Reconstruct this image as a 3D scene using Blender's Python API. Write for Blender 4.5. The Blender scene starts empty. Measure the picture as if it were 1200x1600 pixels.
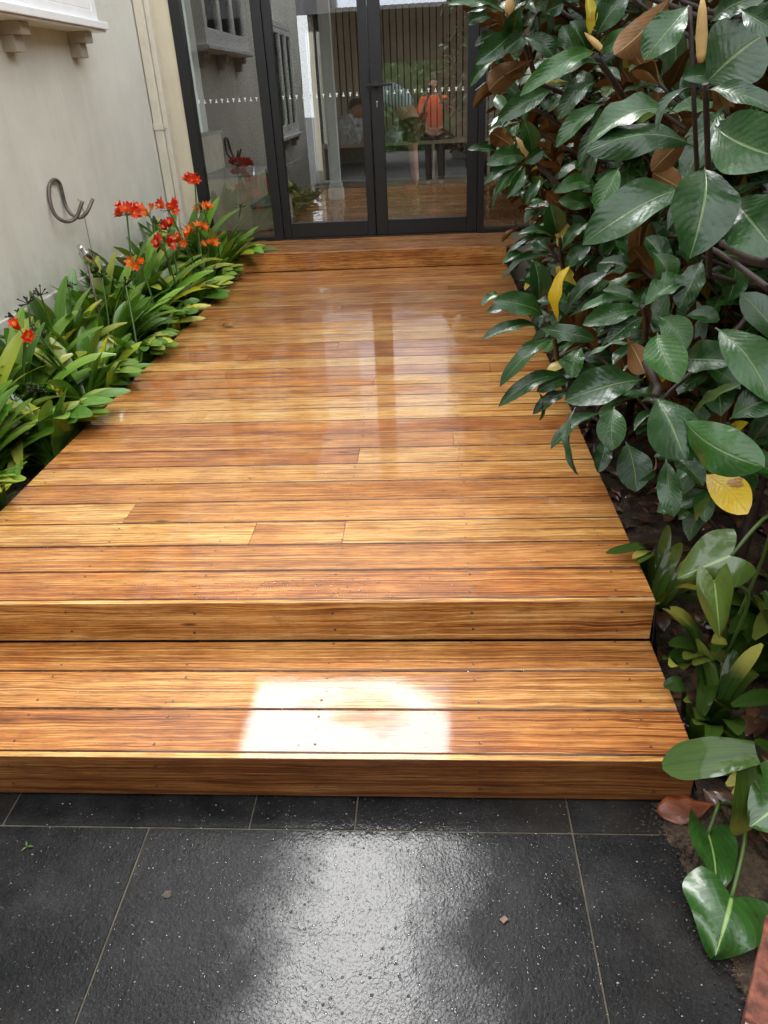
import bpy, bmesh, math, random
from mathutils import Vector, Matrix, Euler, Quaternion, noise as mnoise
R = math.radians
S = bpy.context.scene
COL = S.collection
# ------------------------------------------------------------------ camera
cam_d = bpy.data.cameras.new('camera'); cam = bpy.data.objects.new('camera', cam_d); COL.objects.link(cam); S.camera = cam
_r = Vector((0.99769, 0.051089, -0.04477)); _u = Vector((0.013953, 0.49089, 0.87111)); _f = Vector((-0.066482, 0.869722, -0.489043))
m = Matrix((( _r.x, _u.x, -_f.x), (_r.y, _u.y, -_f.y), (_r.z, _u.z, -_f.z))).to_4x4()
m.translation = Vector((-0.585, -1.658, 1.2147)); cam.matrix_world = m
cam_d.sensor_fit = 'VERTICAL'; cam_d.sensor_height = 36.0; cam_d.lens = 36.0 * 1173.6 / 1600.0
cam_d.clip_start = 0.02; cam_d.clip_end = 500
# ------------------------------------------------------------------ world, sun, exposure
SUN_EL, SUN_AZ = 54.0, -14.0          # azimuth from +Y towards +X
w = bpy.data.worlds.new('World'); S.world = w; w.use_nodes = True
nt = w.node_tree; bg = nt.nodes['Background']
sky = nt.nodes.new('ShaderNodeTexSky'); sky.sky_type = 'NISHITA'; sky.sun_disc = False
sky.sun_elevation = R(SUN_EL); sky.sun_rotation = R(SUN_AZ); sky.air_density = 1.0; sky.dust_density = 2.0; sky.ozone_density = 1.0
hs = nt.nodes.new('ShaderNodeHueSaturation'); hs.inputs['Saturation'].default_value = 0.22
nt.links.new(sky.outputs[0], hs.inputs['Color'])
ov = nt.nodes.new('ShaderNodeMix'); ov.data_type = 'RGBA'; ov.inputs[0].default_value = .8; nt.links.new(hs.outputs[0], ov.inputs[6]); ov.inputs[7].default_value = (6.3, 6.45, 6.7, 1)   # even overcast layer
nt.links.new(ov.outputs[2], bg.inputs['Color']); bg.inputs['Strength'].default_value = 0.15
sl = bpy.data.lights.new('sun', 'SUN'); sl.energy = .66; sl.angle = R(27); sl.color = (1.0, 0.985, 0.965)
so = bpy.data.objects.new('sun', sl); COL.objects.link(so)
sd_ = Vector((math.sin(R(SUN_AZ)) * math.cos(R(SUN_EL)), math.cos(R(SUN_AZ)) * math.cos(R(SUN_EL)), math.sin(R(SUN_EL))))
so.rotation_euler = sd_.to_track_quat('Z', 'Y').to_euler(); so.location = sd_ * 30
S.view_settings.view_transform = 'Standard'; S.view_settings.look = 'None'; S.view_settings.gamma = 1.0
S.view_settings.exposure = 2.05
S.cycles.max_bounces = 10; S.cycles.transparent_max_bounces = 24; S.cycles.glossy_bounces = 6; S.cycles.diffuse_bounces = 5
S.cycles.sample_clamp_indirect = 8.0
S.cycles.use_denoising = True; S.cycles.denoising_prefilter = 'NONE'; S.cycles.denoising_input_passes = 'RGB_ALBEDO_NORMAL'
# ------------------------------------------------------------------ helpers
def tag(o, label=None, cat=None, group=None, kind=None):
    if label: o['label'] = label
    if cat: o['category'] = cat
    if group: o['group'] = group
    if kind: o['kind'] = kind
    return o
def empty(name, loc=(0, 0, 0), **k):
    o = bpy.data.objects.new(name, None); COL.objects.link(o); o.location = loc; o.empty_display_size = .05
    return tag(o, **k)
def obj(name, bm, mats, parent=None, smooth=False, bevel=0, seg=2, **k):
    me = bpy.data.meshes.new(name); bm.to_mesh(me); bm.free()
    for mm in (mats if isinstance(mats, (list, tuple)) else [mats]): me.materials.append(mm)
    if smooth:
        for p in me.polygons: p.use_smooth = True
    o = bpy.data.objects.new(name, me); COL.objects.link(o)
    if parent:
        o.parent = parent; o.matrix_parent_inverse = Matrix.Translation(-parent.location) if parent.type == 'EMPTY' else Matrix.Identity(4)
    if bevel:
        b = o.modifiers.new('b', 'BEVEL'); b.width = bevel; b.segments = seg; b.limit_method = 'ANGLE'; b.angle_limit = R(40)
    return tag(o, **k)
def box(bm, x0, x1, y0, y1, z0, z1, mi=0, M=None, tone=None, cl=None):
    vs = [bm.verts.new(Vector(p) if M is None else M @ Vector(p)) for p in
          [(x0,y0,z0),(x1,y0,z0),(x1,y1,z0),(x0,y1,z0),(x0,y0,z1),(x1,y0,z1),(x1,y1,z1),(x0,y1,z1)]]
    fs = []
    for q in [(3,2,1,0),(4,5,6,7),(0,1,5,4),(1,2,6,5),(2,3,7,6),(3,0,4,7)]:
        f = bm.faces.new([vs[i] for i in q]); f.material_index = mi; fs.append(f)
        if cl is not None:
            for l in f.loops: l[cl] = tone
    return fs
def tube(bm, pts, r, n=8, mi=0, cap=True):
    pts = [Vector(p) for p in pts]; rs = r if isinstance(r, (list, tuple)) else [r] * len(pts)
    rings = []; up = Vector((0.13, 0.31, 0.94))
    for i, p in enumerate(pts):
        d = (pts[min(i+1, len(pts)-1)] - pts[max(i-1, 0)]).normalized()
        a = d.cross(up)
        if a.length < .05: a = d.cross(Vector((1, 0, 0)))
        a.normalize(); up = a.cross(d).normalized(); b = d.cross(a)
        rings.append([bm.verts.new(p + (a * math.cos(2*math.pi*k/n) + b * math.sin(2*math.pi*k/n)) * rs[i]) for k in range(n)])
    for i in range(len(rings) - 1):
        for k in range(n):
            f = bm.faces.new([rings[i][k], rings[i][(k+1) % n], rings[i+1][(k+1) % n], rings[i+1][k]]); f.smooth = True; f.material_index = mi
    if cap:
        for q in (rings[0][::-1], rings[-1]):
            f = bm.faces.new(q); f.material_index = mi
def smooth_path(pts, k=4):
    pts = [Vector(p) for p in pts]; out = []
    for i in range(len(pts) - 1):
        p0 = pts[max(i-1, 0)]; p1 = pts[i]; p2 = pts[i+1]; p3 = pts[min(i+2, len(pts)-1)]
        for j in range(k):
            t = j / k
            out.append(.5 * ((2*p1) + (p2-p0)*t + (2*p0-5*p1+4*p2-p3)*t*t + (3*p1-p0-3*p2+p3)*t**3))
    out.append(pts[-1]); return out
def noise3(x, y, z): return mnoise.noise(Vector((x, y, z)))
# ---- node helper
class NT:
    def __init__(s, name):
        s.m = bpy.data.materials.new(name); s.m.use_nodes = True; s.t = s.m.node_tree; s.t.nodes.clear()
        s.out = s.n('ShaderNodeOutputMaterial'); s.p = s.n('ShaderNodeBsdfPrincipled'); s.t.links.new(s.p.outputs[0], s.out.inputs['Surface'])
    def n(s, ty, **k):
        q = s.t.nodes.new(ty)
        for a, b in k.items(): setattr(q, a, b)
        return q
    def L(s, a, b): s.t.links.new(a, b)
    def val(s, sock, x):
        if hasattr(x, 'is_output') : s.L(x, sock)
        else: sock.default_value = x
    def pin(s, name, x): s.val(s.p.inputs[name], x)
    def noise(s, vec, scale, detail=4, rough=.55, dist=0, color=False):
        q = s.n('ShaderNodeTexNoise'); q.inputs['Scale'].default_value = scale; q.inputs['Detail'].default_value = detail
        q.inputs['Roughness'].default_value = rough; q.inputs['Distortion'].default_value = dist
        if vec is not None: s.L(vec, q.inputs['Vector'])
        return q.outputs['Color' if color else 'Fac']
    def vor(s, vec, scale, feat='F1', out='Distance', rnd=1.0):
        q = s.n('ShaderNodeTexVoronoi', feature=feat); q.inputs['Scale'].default_value = scale; q.inputs['Randomness'].default_value = rnd
        if vec is not None: s.L(vec, q.inputs['Vector'])
        return q.outputs[out]
    def map(s, vec, sc=(1,1,1), loc=(0,0,0), rot=(0,0,0)):
        q = s.n('ShaderNodeMapping'); q.inputs['Scale'].default_value = sc; q.inputs['Location'].default_value = loc; q.inputs['Rotation'].default_value = rot
        s.L(vec, q.inputs['Vector']); return q.outputs[0]
    def ramp(s, fac, stops, interp='LINEAR'):
        q = s.n('ShaderNodeValToRGB'); e = q.color_ramp; e.interpolation = interp
        while len(e.elements) > 1: e.elements.remove(e.elements[-1])
        for i, (p, c) in enumerate(stops):
            c = c if isinstance(c, (tuple, list)) else (c, c, c)
            el = e.elements[0] if i == 0 else e.elements.new(p)
            el.position = p; el.color = (c[0], c[1], c[2], 1)
        s.L(fac, q.inputs[0]); return q.outputs[0]
    def math(s, op, a, b=None, clamp=False):
        q = s.n('ShaderNodeMath', operation=op, use_clamp=clamp); s.val(q.inputs[0], a)
        if b is not None: s.val(q.inputs[1], b)
        return q.outputs[0]
    def mix(s, fac, a, b, mode='MIX'):
        q = s.n('ShaderNodeMix', data_type='RGBA', blend_type=mode); s.val(q.inputs[0], fac)
        for sock, x in ((q.inputs[6], a), (q.inputs[7], b)):
            if isinstance(x, (tuple, list)): sock.default_value = (x[0], x[1], x[2], 1)
            else: s.L(x, sock)
        return q.outputs[2]
    def bump(s, h, strength=.3, dist=.002, prev=None):
        q = s.n('ShaderNodeBump'); q.inputs['Strength'].default_value = strength; q.inputs['Distance'].default_value = dist
        s.L(h, q.inputs['Height'])
        if prev is not None: s.L(prev, q.inputs['Normal'])
        return q.outputs[0]
    def obj(s): return s.n('ShaderNodeTexCoord').outputs['Object']
    def pos(s): return s.n('ShaderNodeNewGeometry').outputs['Position']
    def attr(s, name):
        q = s.n('ShaderNodeAttribute'); q.attribute_name = name
        sp = s.n('ShaderNodeSeparateColor'); s.L(q.outputs['Color'], sp.inputs[0]); return sp.outputs, q
    def vec(s, x, y, z):
        q = s.n('ShaderNodeCombineXYZ')
        for i, a in enumerate((x, y, z)): s.val(q.inputs[i], a)
        return q.outputs[0]
    def xyz(s, v):
        q = s.n('ShaderNodeSeparateXYZ'); s.L(v, q.inputs[0]); return q.outputs
    def vadd(s, a, b):
        q = s.n('ShaderNodeVectorMath', operation='ADD'); s.L(a, q.inputs[0]); s.L(b, q.inputs[1]); return q.outputs[0]
def simple(name, col, rough=.5, bumps=None, metal=0, var=.12, scale=8, coat=0):
    s = NT(name); p = s.obj(); n = s.noise(p, scale, 5)
    a = tuple(c * (1 - var) for c in col); b = tuple(min(1, c * (1 + var)) for c in col)
    s.pin('Base Color', s.ramp(n, [(.3, a), (.7, b)])); s.pin('Roughness', rough); s.pin('Metallic', metal)
    if coat: s.pin('Coat Weight', coat); s.pin('Coat Roughness', .08)
    if bumps: s.pin('Normal', s.bump(s.noise(p, bumps[0], 4), bumps[1], bumps[2]))
    return s.m
# ---- timber: one grain along X for every board; per-board tone and offset come from the colour attribute 'tone'
def wood_mat(name, axis='X', wet=1.0, dark=1.0):
    s = NT(name); (r, g, b), _a = s.attr('tone'); P = s.xyz(s.pos())
    if axis == 'X': U, V, W = P[0], P[1], P[2]
    else: U, V, W = P[0], s.math('ADD', P[2], P[1]), P[1]
    u = s.math('ADD', U, s.math('MULTIPLY', g, 31.0)); v = s.math('ADD', V, s.math('MULTIPLY', b, 7.0))
    base = s.vec(u, v, 0.0)
    warp = s.noise(s.map(base, (1.6, 5, 1)), 1.6, 3, .5)
    warp2 = s.noise(s.map(base, (9, 30, 1)), 1.0, 2, .5)
    v2 = s.math('ADD', v, s.math('ADD', s.math('MULTIPLY', warp, .040), s.math('MULTIPLY', warp2, .0022)))
    wv = s.vec(s.math('MULTIPLY', u, .35), v2, 0.0)
    rings = s.noise(s.map(wv, (1.0, 150, 1)), 1.0, 5, .68)
    fib = s.noise(s.map(base, (11, 430, 1)), 1.0, 4, .65)
    bands = s.noise(s.map(wv, (.5, 34, 1)), 1.0, 3, .55); pore = s.noise(s.map(base, (9, 300, 1)), 1.0, 3, .7)
    blot = s.noise(s.map(base, (2.6, 7, 1)), 1.3, 4, .6)
    t = s.math('ADD', s.math('MULTIPLY', rings, .85), s.math('MULTIPLY', bands, .42))
    t = s.math('ADD', t, s.math('MULTIPLY', fib, .42)); t = s.math('ADD', t, s.math('MULTIPLY', s.math('SUBTRACT', blot, .5), .45))
    t = s.math('SUBTRACT', t, .37)
    pale = s.ramp(t, [(.24, (.22, .070, .014)), (.37, (.46, .205, .046)), (.49, (.68, .375, .100)), (.62, (.77, .54, .23))])
    red = s.ramp(t, [(.24, (.10, .026, .006)), (.37, (.26, .074, .015)), (.50, (.47, .175, .040)), (.65, (.66, .33, .095))])
    c = s.mix(r, red, pale)
    c = s.mix(1.0, c, s.ramp(pore, [(.30, (.34, .24, .17)), (.41, (.80, .74, .68)), (.50, (1.0, 1.0, 1.0)), (.68, (1.22, 1.25, 1.3))]), 'MULTIPLY')
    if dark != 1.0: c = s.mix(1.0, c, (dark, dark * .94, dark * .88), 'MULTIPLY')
    for sc_, lo in ((95, .013), (170, .018)):
        ln = s.math('ABSOLUTE', s.math('SUBTRACT', s.noise(s.map(wv, (1.4, sc_, 1), (sc_ * .37, 0, 0)), 1.0, 2, .5), .5))
        c = s.mix(s.math('MULTIPLY', s.ramp(ln, [(lo, 1), (lo * 2.1, 0)]), s.ramp(blot, [(.3, .85), (.7, .45)])), c, s.mix(1.0, c, (.42, .30, .22), 'MULTIPLY'))
    # gum streaks, borer marks, grime
    st = s.noise(s.map(base, (3.2, 60, 1)), 1.0, 3, .5)
    c = s.mix(s.ramp(st, [(.70, 0), (.76, .55)]), c, (.075, .022, .010))
    kn = s.vor(s.map(base, (2.2, 9, 1)), 1.0)
    c = s.mix(s.ramp(kn, [(.035, .85), (.075, 0)]), c, (.05, .018, .008))
    sp = s.vor(s.map(base, (14, 60, 1)), 1.0)
    spm = s.math('MULTIPLY', s.ramp(sp, [(.04, .8), (.10, 0)]), s.ramp(s.noise(base, 3.1, 2), [(.5, 0), (.62, 1)]))
    c = s.mix(spm, c, (.03, .012, .006))
    gr = s.noise(s.map(base, (6, 30, 1)), 1.7, 7, .75)
    c = s.mix(s.ramp(gr, [(.52, 0), (.66, .55)]), c, (.11, .045, .016))
    gold = s.noise(s.map(s.pos(), (2.2, 5, 5)), 1.0, 4, .6); c = s.mix(s.ramp(gold, [(.48, 0), (.62, .30)]), c, s.mix(1.0, c, (1.12, .86, .50), 'MULTIPLY'))
    fl = s.noise(s.map(base, (60, 700, 1)), 1.0, 2, .6); c = s.mix(s.ramp(fl, [(.64, 0), (.72, .6)]), c, (.10, .04, .015))
    c = s.mix(s.ramp(r, [(.0, .85), (.03, 0)]), c, (.045, .022, .010))      # grime and gap shadow painted along the arrises
    s.pin('Base Color', c)
    wt = s.noise(s.map(s.pos(), (1.1, 2.6, 2.6)), 1.0, 5, .62)
    edge = s.math('ADD', wt, s.math('MULTIPLY', s.math('SUBTRACT', fib, .5), .16))
    wetm = s.ramp(edge, [(.40, 0.35), (.47, 1.0)])
    s.pin('Roughness', .45); s.pin('Specular IOR Level', .2)
    s.pin('Coat Weight', s.math('MULTIPLY', wetm, wet)); s.pin('Coat IOR', 1.42)
    s.pin('Coat Roughness', s.ramp(s.noise(s.map(base, (3, 40, 1)), 1.0, 4, .6), [(.35, .005), (.7, .022)]))
    hb = s.bump(fib, .20, .0012); hb = s.bump(rings, .20, .0016, hb); s.pin('Normal', hb)
    lf = s.noise(s.map(s.pos(), (5, 9, 9)), 1.0, 2, .5)
    hc = s.bump(fib, .05, .0005); hc = s.bump(pore, .05, .0004, hc); hc = s.bump(lf, .06, .004, hc); s.pin('Coat Normal', hc)
    return s.m
M = {}
M['deck'] = wood_mat('wet_timber', 'X'); M['riser'] = wood_mat('riser_timber', 'Z', .6, 1.0)
M['screw'] = simple('screw_steel', (.10, .075, .055), .35, metal=.5)
M['black'] = simple('black_membrane', (.006, .006, .007), .25, (30, .6, .01))
M['joist'] = simple('dark_joist', (.02, .016, .012), .8)
# ---- bluestone
s = NT('wet_bluestone'); (r, g, b), _a = s.attr('tone'); p = s.pos()
pb = s.vadd(p, s.vec(s.math('MULTIPLY', g, 9.0), s.math('MULTIPLY', b, 5.0), 0.0))
fine = s.noise(p, 260, 6, .7); mid = s.noise(pb, 7, 6, .65); big = s.noise(pb, 1.6, 3, .5)
c = s.ramp(s.math('ADD', s.math('MULTIPLY', fine, .5), s.math('MULTIPLY', mid, .5)), [(.36, (.005, .0053, .0056)), (.5, (.012, .0123, .0126)), (.66, (.036, .036, .036))])
c = s.mix(s.ramp(big, [(.52, 0), (.68, .45)]), c, (.045, .034, .024))
sp = s.vor(p, 95, 'F1'); spm = s.math('MULTIPLY', s.ramp(sp, [(.10, 1), (.2, 0)]), s.ramp(s.noise(p, 41, 2), [(.52, 0), (.6, 1)]))
c = s.mix(s.math('MULTIPLY', spm, .5), c, (.16, .155, .15)); s.pin('Base Color', c)
s.pin('Roughness', s.ramp(mid, [(.35, .22), (.65, .48)])); s.pin('Specular IOR Level', .06)
X = s.xyz(p); dx = s.math('MULTIPLY', s.math('ADD', X[0], .74), 3.7); dy = s.math('MULTIPLY', s.math('ADD', X[1], .86), 1.3)
rr_ = s.math('SQRT', s.math('ADD', s.math('MULTIPLY', dx, dx), s.math('MULTIPLY', dy, dy)))
wn = s.math('ADD', rr_, s.math('MULTIPLY', s.math('SUBTRACT', s.noise(p, 6.0, 5, .65), .5), 1.1))
pool = s.ramp(wn, [(.25, 1), (.85, 0)], 'EASE')        # puddled film in the middle of the slabs
cw = s.ramp(wn, [(.45, 1.0), (1.2, .10)])
s.pin('Coat Weight', cw); s.pin('Coat Roughness', s.ramp(wn, [(.5, .007), (1.3, .07)])); s.pin('Coat IOR', 1.36)
h1 = s.bump(fine, .35, .0012); h1 = s.bump(s.noise(p, 90, 3, .6), .5, .003, h1); s.pin('Normal', h1)
rip = s.noise(s.map(p, (1, .8, 1), rot=(0, 0, .5)), 165, 3, .5, .4)
amp = s.math('ADD', .52, s.math('MULTIPLY', s.math('SUBTRACT', 1.0, pool), .35))
ht = s.math('MULTIPLY', rip, amp)
pits = s.math('MULTIPLY', s.ramp(s.vor(p, 58, 'F1'), [(.0, 0), (.20, 1)]), s.ramp(s.noise(p, 9, 3), [(.40, .3), (.52, 1)]))
h2 = s.bump(ht, 1.0, .0017); h2 = s.bump(pits, .8, .0012, h2); h2 = s.bump(s.noise(p, 16, 2), .25, .003, h2); s.pin('Coat Normal', h2)
M['stone'] = s.m
M['grout'] = simple('mossy_grout', (.075, .064, .042), .85, (120, .6, .003), var=.5, scale=22)
# ---- soil
s = NT('wet_soil'); p = s.pos(); n = s.noise(p, 22, 8, .7); n2 = s.noise(p, 120, 5, .7)
s.pin('Base Color', s.ramp(s.math('ADD', s.math('MULTIPLY', n, .6), s.math('MULTIPLY', n2, .4)), [(.33, (.012, .008, .005)), (.48, (.050, .032, .018)), (.64, (.17, .11, .06))]))
s.pin('Roughness', .75); h = s.bump(n2, .9, .006); s.pin('Normal', s.bump(n, .8, .02, h)); M['soil'] = s.m
# ---- render walls
def render_mat(name, col, k=1.0):
    s = NT(name); p = s.pos(); n = s.noise(p, 190, 5, .65); l = s.noise(p, 1.7, 4, .6); st = s.noise(s.map(p, (6, 6, .35)), 1.6, 5, .6)
    c = s.ramp(l, [(.3, tuple(x * .90 for x in col)), (.7, tuple(min(1, x * 1.08) for x in col))])
    c = s.mix(s.ramp(st, [(.56, 0), (.78, .30)]), c, tuple(min(1, x * 1.25) for x in col))
    c = s.mix(s.ramp(s.noise(s.map(p, (3, 3, .8)), 1.1, 5), [(.55, 0), (.8, .30)]), c, tuple(x * .6 for x in col))
    zz = s.xyz(p)[2]; c = s.mix(s.math('MULTIPLY', s.ramp(s.math('ADD', zz, s.math('MULTIPLY', s.noise(p, 9, 5), .5)), [(.35, .45), (.75, 0)]), 1.0), c, (.20, .17, .12))
    s.pin('Base Color', c); s.pin('Roughness', .85)
    h = s.bump(n, .6 * k, .006); s.pin('Normal', s.bump(s.noise(p, 26, 5, .6), .35 * k, .008, h)); return s.m
M['render_grey'] = render_mat('grey_render', (.67, .66, .585)); M['render_beige'] = render_mat('beige_render', (.60, .54, .40))
M['pipe'] = simple('painted_downpipe', (.60, .55, .45), .4, (60, .15, .002), var=.08)
M['white'] = simple('white_gloss_paint', (.80, .80, .79), .3, (50, .08, .002), var=.03)
M['offwhite'] = simple('offwhite_paint', (.70, .74, .71), .45, var=.04)
M['bracket'] = simple('bracket_paint', (.40, .35, .28), .5, (60, .2, .003), var=.12)
M['frame'] = simple('black_powdercoat', (.0035, .0038, .0042), .5, (160, .12, .001), var=.2)
M['steel'] = simple('grey_steel', (.14, .115, .10), .38, (70, .4, .002), metal=.5, var=.35, scale=25)
M['chrome'] = simple('bright_steel', (.62, .62, .60), .2, metal=1.0)
M['decal'] = simple('frosted_decal', (.72, .74, .74), .6)
# ---- glass
s = NT('window_glass'); s.t.nodes.remove(s.p)
tr = s.n('ShaderNodeBsdfTransparent'); tr.inputs[0].default_value = (.90, .93, .92, 1)
gl = s.n('ShaderNodeBsdfGlossy'); gl.inputs['Roughness'].default_value = 0.0; gl.inputs['Color'].default_value = (1, 1, 1, 1)
fr = s.n('ShaderNodeFresnel'); fr.inputs['IOR'].default_value = 1.6
p = s.pos(); s.L(s.bump(s.noise(p, 1.1, 2), .02, .03), gl.inputs['Normal'])
mx = s.n('ShaderNodeMixShader'); s.L(s.math('ADD', s.math('MULTIPLY', fr.outputs[0], 1.3), .05), mx.inputs[0]); s.L(tr.outputs[0], mx.inputs[1]); s.L(gl.outputs[0], mx.inputs[2])
s.L(mx.outputs[0], s.out.inputs['Surface']); M['glass'] = s.m
# ---- leaves:  attribute 'leaf' = (random, yellowness, _)
def leaf_mat(name, strap=False, dk=1.0):
    s = NT(name); (r, g, b), _a = s.attr('leaf'); uv = s.n('ShaderNodeUVMap').outputs[0]; X = s.xyz(uv)
    side = s.math('ABSOLUTE', s.math('SUBTRACT', X[1], .5))
    p = s.obj()
    geo = s.n('ShaderNodeNewGeometry'); back = geo.outputs['Backfacing']
    if strap:
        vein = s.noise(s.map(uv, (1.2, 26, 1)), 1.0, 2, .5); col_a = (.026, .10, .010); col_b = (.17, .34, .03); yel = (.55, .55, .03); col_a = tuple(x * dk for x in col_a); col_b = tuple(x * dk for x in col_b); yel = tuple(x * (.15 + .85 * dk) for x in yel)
        base = s.mix(r, col_a, col_b)
        base = s.mix(s.math('MULTIPLY', s.ramp(vein, [(.4, 0), (.65, 1)]), .30), base, tuple(x * 1.9 for x in col_b))
        base = s.mix(s.math('MULTIPLY', s.ramp(side, [(.0, 1), (.09, 0)]), .35), base, (.004, .018, .003))
        tip = s.math('MULTIPLY', s.ramp(s.math('ADD', X[0], s.math('MULTIPLY', s.noise(p, 20, 2), .25)), [(.70, 0), (1.0, 1)]), s.math('MULTIPLY', b, 1.0))
        base = s.mix(s.ramp(g, [(.0, 0), (1, 1)]), base, yel); base = s.mix(tip, base, (.50, .46, .08))
        brown = s.math('MULTIPLY', s.ramp(s.noise(p, 30, 4), [(.56, 0), (.62, 1)]), s.ramp(s.math('ADD', g, s.math('MULTIPLY', b, .5)), [(.6, 0), (.9, .8)]))
        base = s.mix(brown, base, (.26, .10, .02))
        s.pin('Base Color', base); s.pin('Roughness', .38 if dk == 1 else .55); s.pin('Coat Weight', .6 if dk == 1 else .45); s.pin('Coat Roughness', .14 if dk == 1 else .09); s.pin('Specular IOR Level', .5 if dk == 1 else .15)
        s.pin('Normal', s.bump(s.noise(s.map(uv, (1.5, 30, 1)), 1.0, 2), .22, .003))
        s.pin('Subsurface Weight', 0.0)
        tb = s.n('ShaderNodeBsdfTranslucent'); s.L(s.mix(g, (.10, .26, .012), (.6, .55, .04)), tb.inputs[0])
        mx = s.n('ShaderNodeMixShader'); mx.inputs[0].default_value = .16 * dk; s.L(s.p.outputs[0], mx.inputs[1]); s.L(tb.outputs[0], mx.inputs[2]); s.L(mx.outputs[0], s.out.inputs['Surface'])
        return s.m
    # lateral veins: chevrons along the blade
    ch = s.math('SUBTRACT', s.math('MULTIPLY', X[0], 1.0), s.math('MULTIPLY', side, .55))
    ch = s.math('ADD', ch, s.math('MULTIPLY', s.noise(s.vadd(uv, s.vec(s.math('MULTIPLY', r, 9.0), 0.0, 0.0)), 5.0, 2), .09))
    saw = s.math('FRACT', s.math('MULTIPLY', ch, 11.0)); tri = s.math('ABSOLUTE', s.math('SUBTRACT', saw, .5))
    vein = s.ramp(tri, [(.0, 1), (.10, 0)])
    mid = s.ramp(side, [(.012, 1), (.028, 0)])
    tint = s.noise(p, 14, 4, .6)
    gcol = s.mix(r, (.006, .032, .005), (.026, .098, .012))
    gcol = s.mix(s.math('MULTIPLY', s.ramp(tint, [(.4, 0), (.7, 1)]), .35), gcol, (.030, .078, .022))
    gcol = s.mix(s.math('MULTIPLY', vein, .16), gcol, (.08, .16, .05))
    gcol = s.mix(s.math('MULTIPLY', mid, .75), gcol, (.13, .19, .065))
    yg = s.ramp(g, [(.0, (.02, .06, .015)), (.35, (.08, .13, .015)), (.6, (.25, .26, .02)), (1.0, (.52, .36, .015))])
    gcol = s.mix(s.ramp(g, [(.02, 0), (.35, 1)]), gcol, yg)
    bl = s.math('MULTIPLY', s.ramp(s.noise(p, 26, 4), [(.60, 0), (.66, 1)]), s.ramp(g, [(.4, 0), (.9, .75)]))
    gcol = s.mix(bl, gcol, (.22, .075, .02))
    dust = s.noise(p, 32, 5, .7); gcol = s.mix(s.math('MULTIPLY', s.ramp(dust, [(.56, 0), (.72, 1)]), s.math('MULTIPLY', b, .30)), gcol, (.14, .12, .09))
    under = s.mix(s.noise(p, 30, 3), (.060, .026, .006), (.16, .070, .013)); under = s.mix(s.math('MULTIPLY', mid, .8), under, (.30, .20, .08))
    under = s.mix(s.ramp(g, [(.25, 0), (.6, 1)]), under, yg)
    s.pin('Base Color', s.mix(back, gcol, under))
    s.pin('Roughness', s.math('ADD', s.math('MULTIPLY', back, .4), s.ramp(dust, [(.4, .27), (.7, .45)])))
    s.pin('Coat Weight', s.math('MULTIPLY', s.math('SUBTRACT', 1.0, back), .36)); s.pin('Coat Roughness', .22); s.pin('Specular IOR Level', .3); s.pin('Coat IOR', 1.45)
    h = s.bump(s.math('SUBTRACT', 1.0, s.ramp(tri, [(.0, 1), (.5, 0)], 'EASE')), .16, .0013); h = s.bump(s.math('SUBTRACT', 1.0, mid), .5, .0015, h)
    h = s.bump(s.noise(p, 24, 3), .45, .007, h); s.pin('Normal', h); s.pin('Coat Normal', h)
    return s.m
M['leaf'] = leaf_mat('magnolia_leaf'); M['strap'] = leaf_mat('clivia_leaf', True); M['strapshade'] = leaf_mat('shaded_clivia_leaf', True, .26)  # last one: clivia leaf with the right bed's shade put into its colour
M['bark'] = simple('brown_bark', (.055, .030, .020), .75, (70, .8, .004), var=.4, scale=30)
M['twig'] = simple('red_twig', (.028, .014, .010), .65, (70, .6, .003), var=.3, scale=30)
M['bud'] = simple('felted_bud', (.50, .33, .12), .7, (90, .3, .002), var=.25, scale=18)
M['stalk'] = simple('green_stalk', (.07, .13, .025), .45, var=.25)
M['pod'] = simple('spent_bloom', (.016, .011, .009), .6, var=.4)
M['podtip'] = simple('pale_pod_tip', (.45, .42, .28), .5)
def petal_mat(name, a, b):
    s = NT(name); uv = s.xyz(s.n('ShaderNodeUVMap').outputs[0]); n = s.noise(s.obj(), 60, 3)
    s.pin('Base Color', s.mix(s.ramp(s.math('ADD', uv[0], s.math('MULTIPLY', s.math('SUBTRACT', n, .5), .3)), [(.0, 0), (.8, 1)]), b, a)); s.pin('Roughness', .5)
    tb = s.n('ShaderNodeBsdfTranslucent'); tb.inputs[0].default_value = (*a, 1)
    mx = s.n('ShaderNodeMixShader'); mx.inputs[0].default_value = .3; s.L(s.p.outputs[0], mx.inputs[1]); s.L(tb.outputs[0], mx.inputs[2]); s.L(mx.outputs[0], s.out.inputs['Surface']); return s.m
M['petal0'] = petal_mat('scarlet_petal', (.78, .025, .012), (.85, .22, .02)); M['petal1'] = petal_mat('orange_petal', (.85, .12, .015), (.90, .42, .04)); M['petal2'] = petal_mat('crimson_petal', (.62, .012, .02), (.70, .06, .03))
M['stamen'] = simple('yellow_stamen', (.75, .5, .05), .5)
M['fence'] = simple('weathered_paling', (.12, .085, .055), .8, (40, .5, .006), var=.35, scale=6)
M['batten'] = simple('timber_batten', (.36, .29, .20), .5, (40, .2, .003), var=.2, scale=3)
M['dark'] = simple('dark_gap', (.012, .010, .009), .7)
M['plaster'] = simple('interior_plaster', (.52, .50, .47), .8)
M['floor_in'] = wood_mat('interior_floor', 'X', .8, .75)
M['slate'] = simple('slate_cap', (.16, .16, .16), .5, (30, .5, .01), var=.3)
M['sandstone'] = simple('sandstone_block', (.42, .36, .27), .8, (40, .5, .006), var=.2)
M['brick'] = simple('red_brick', (.20, .065, .04), .8, (80, .9, .006), var=.75, scale=26)
M['mortar'] = simple('mortar_grey', (.26, .24, .21), .9, (90, .8, .004), var=.3)
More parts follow.
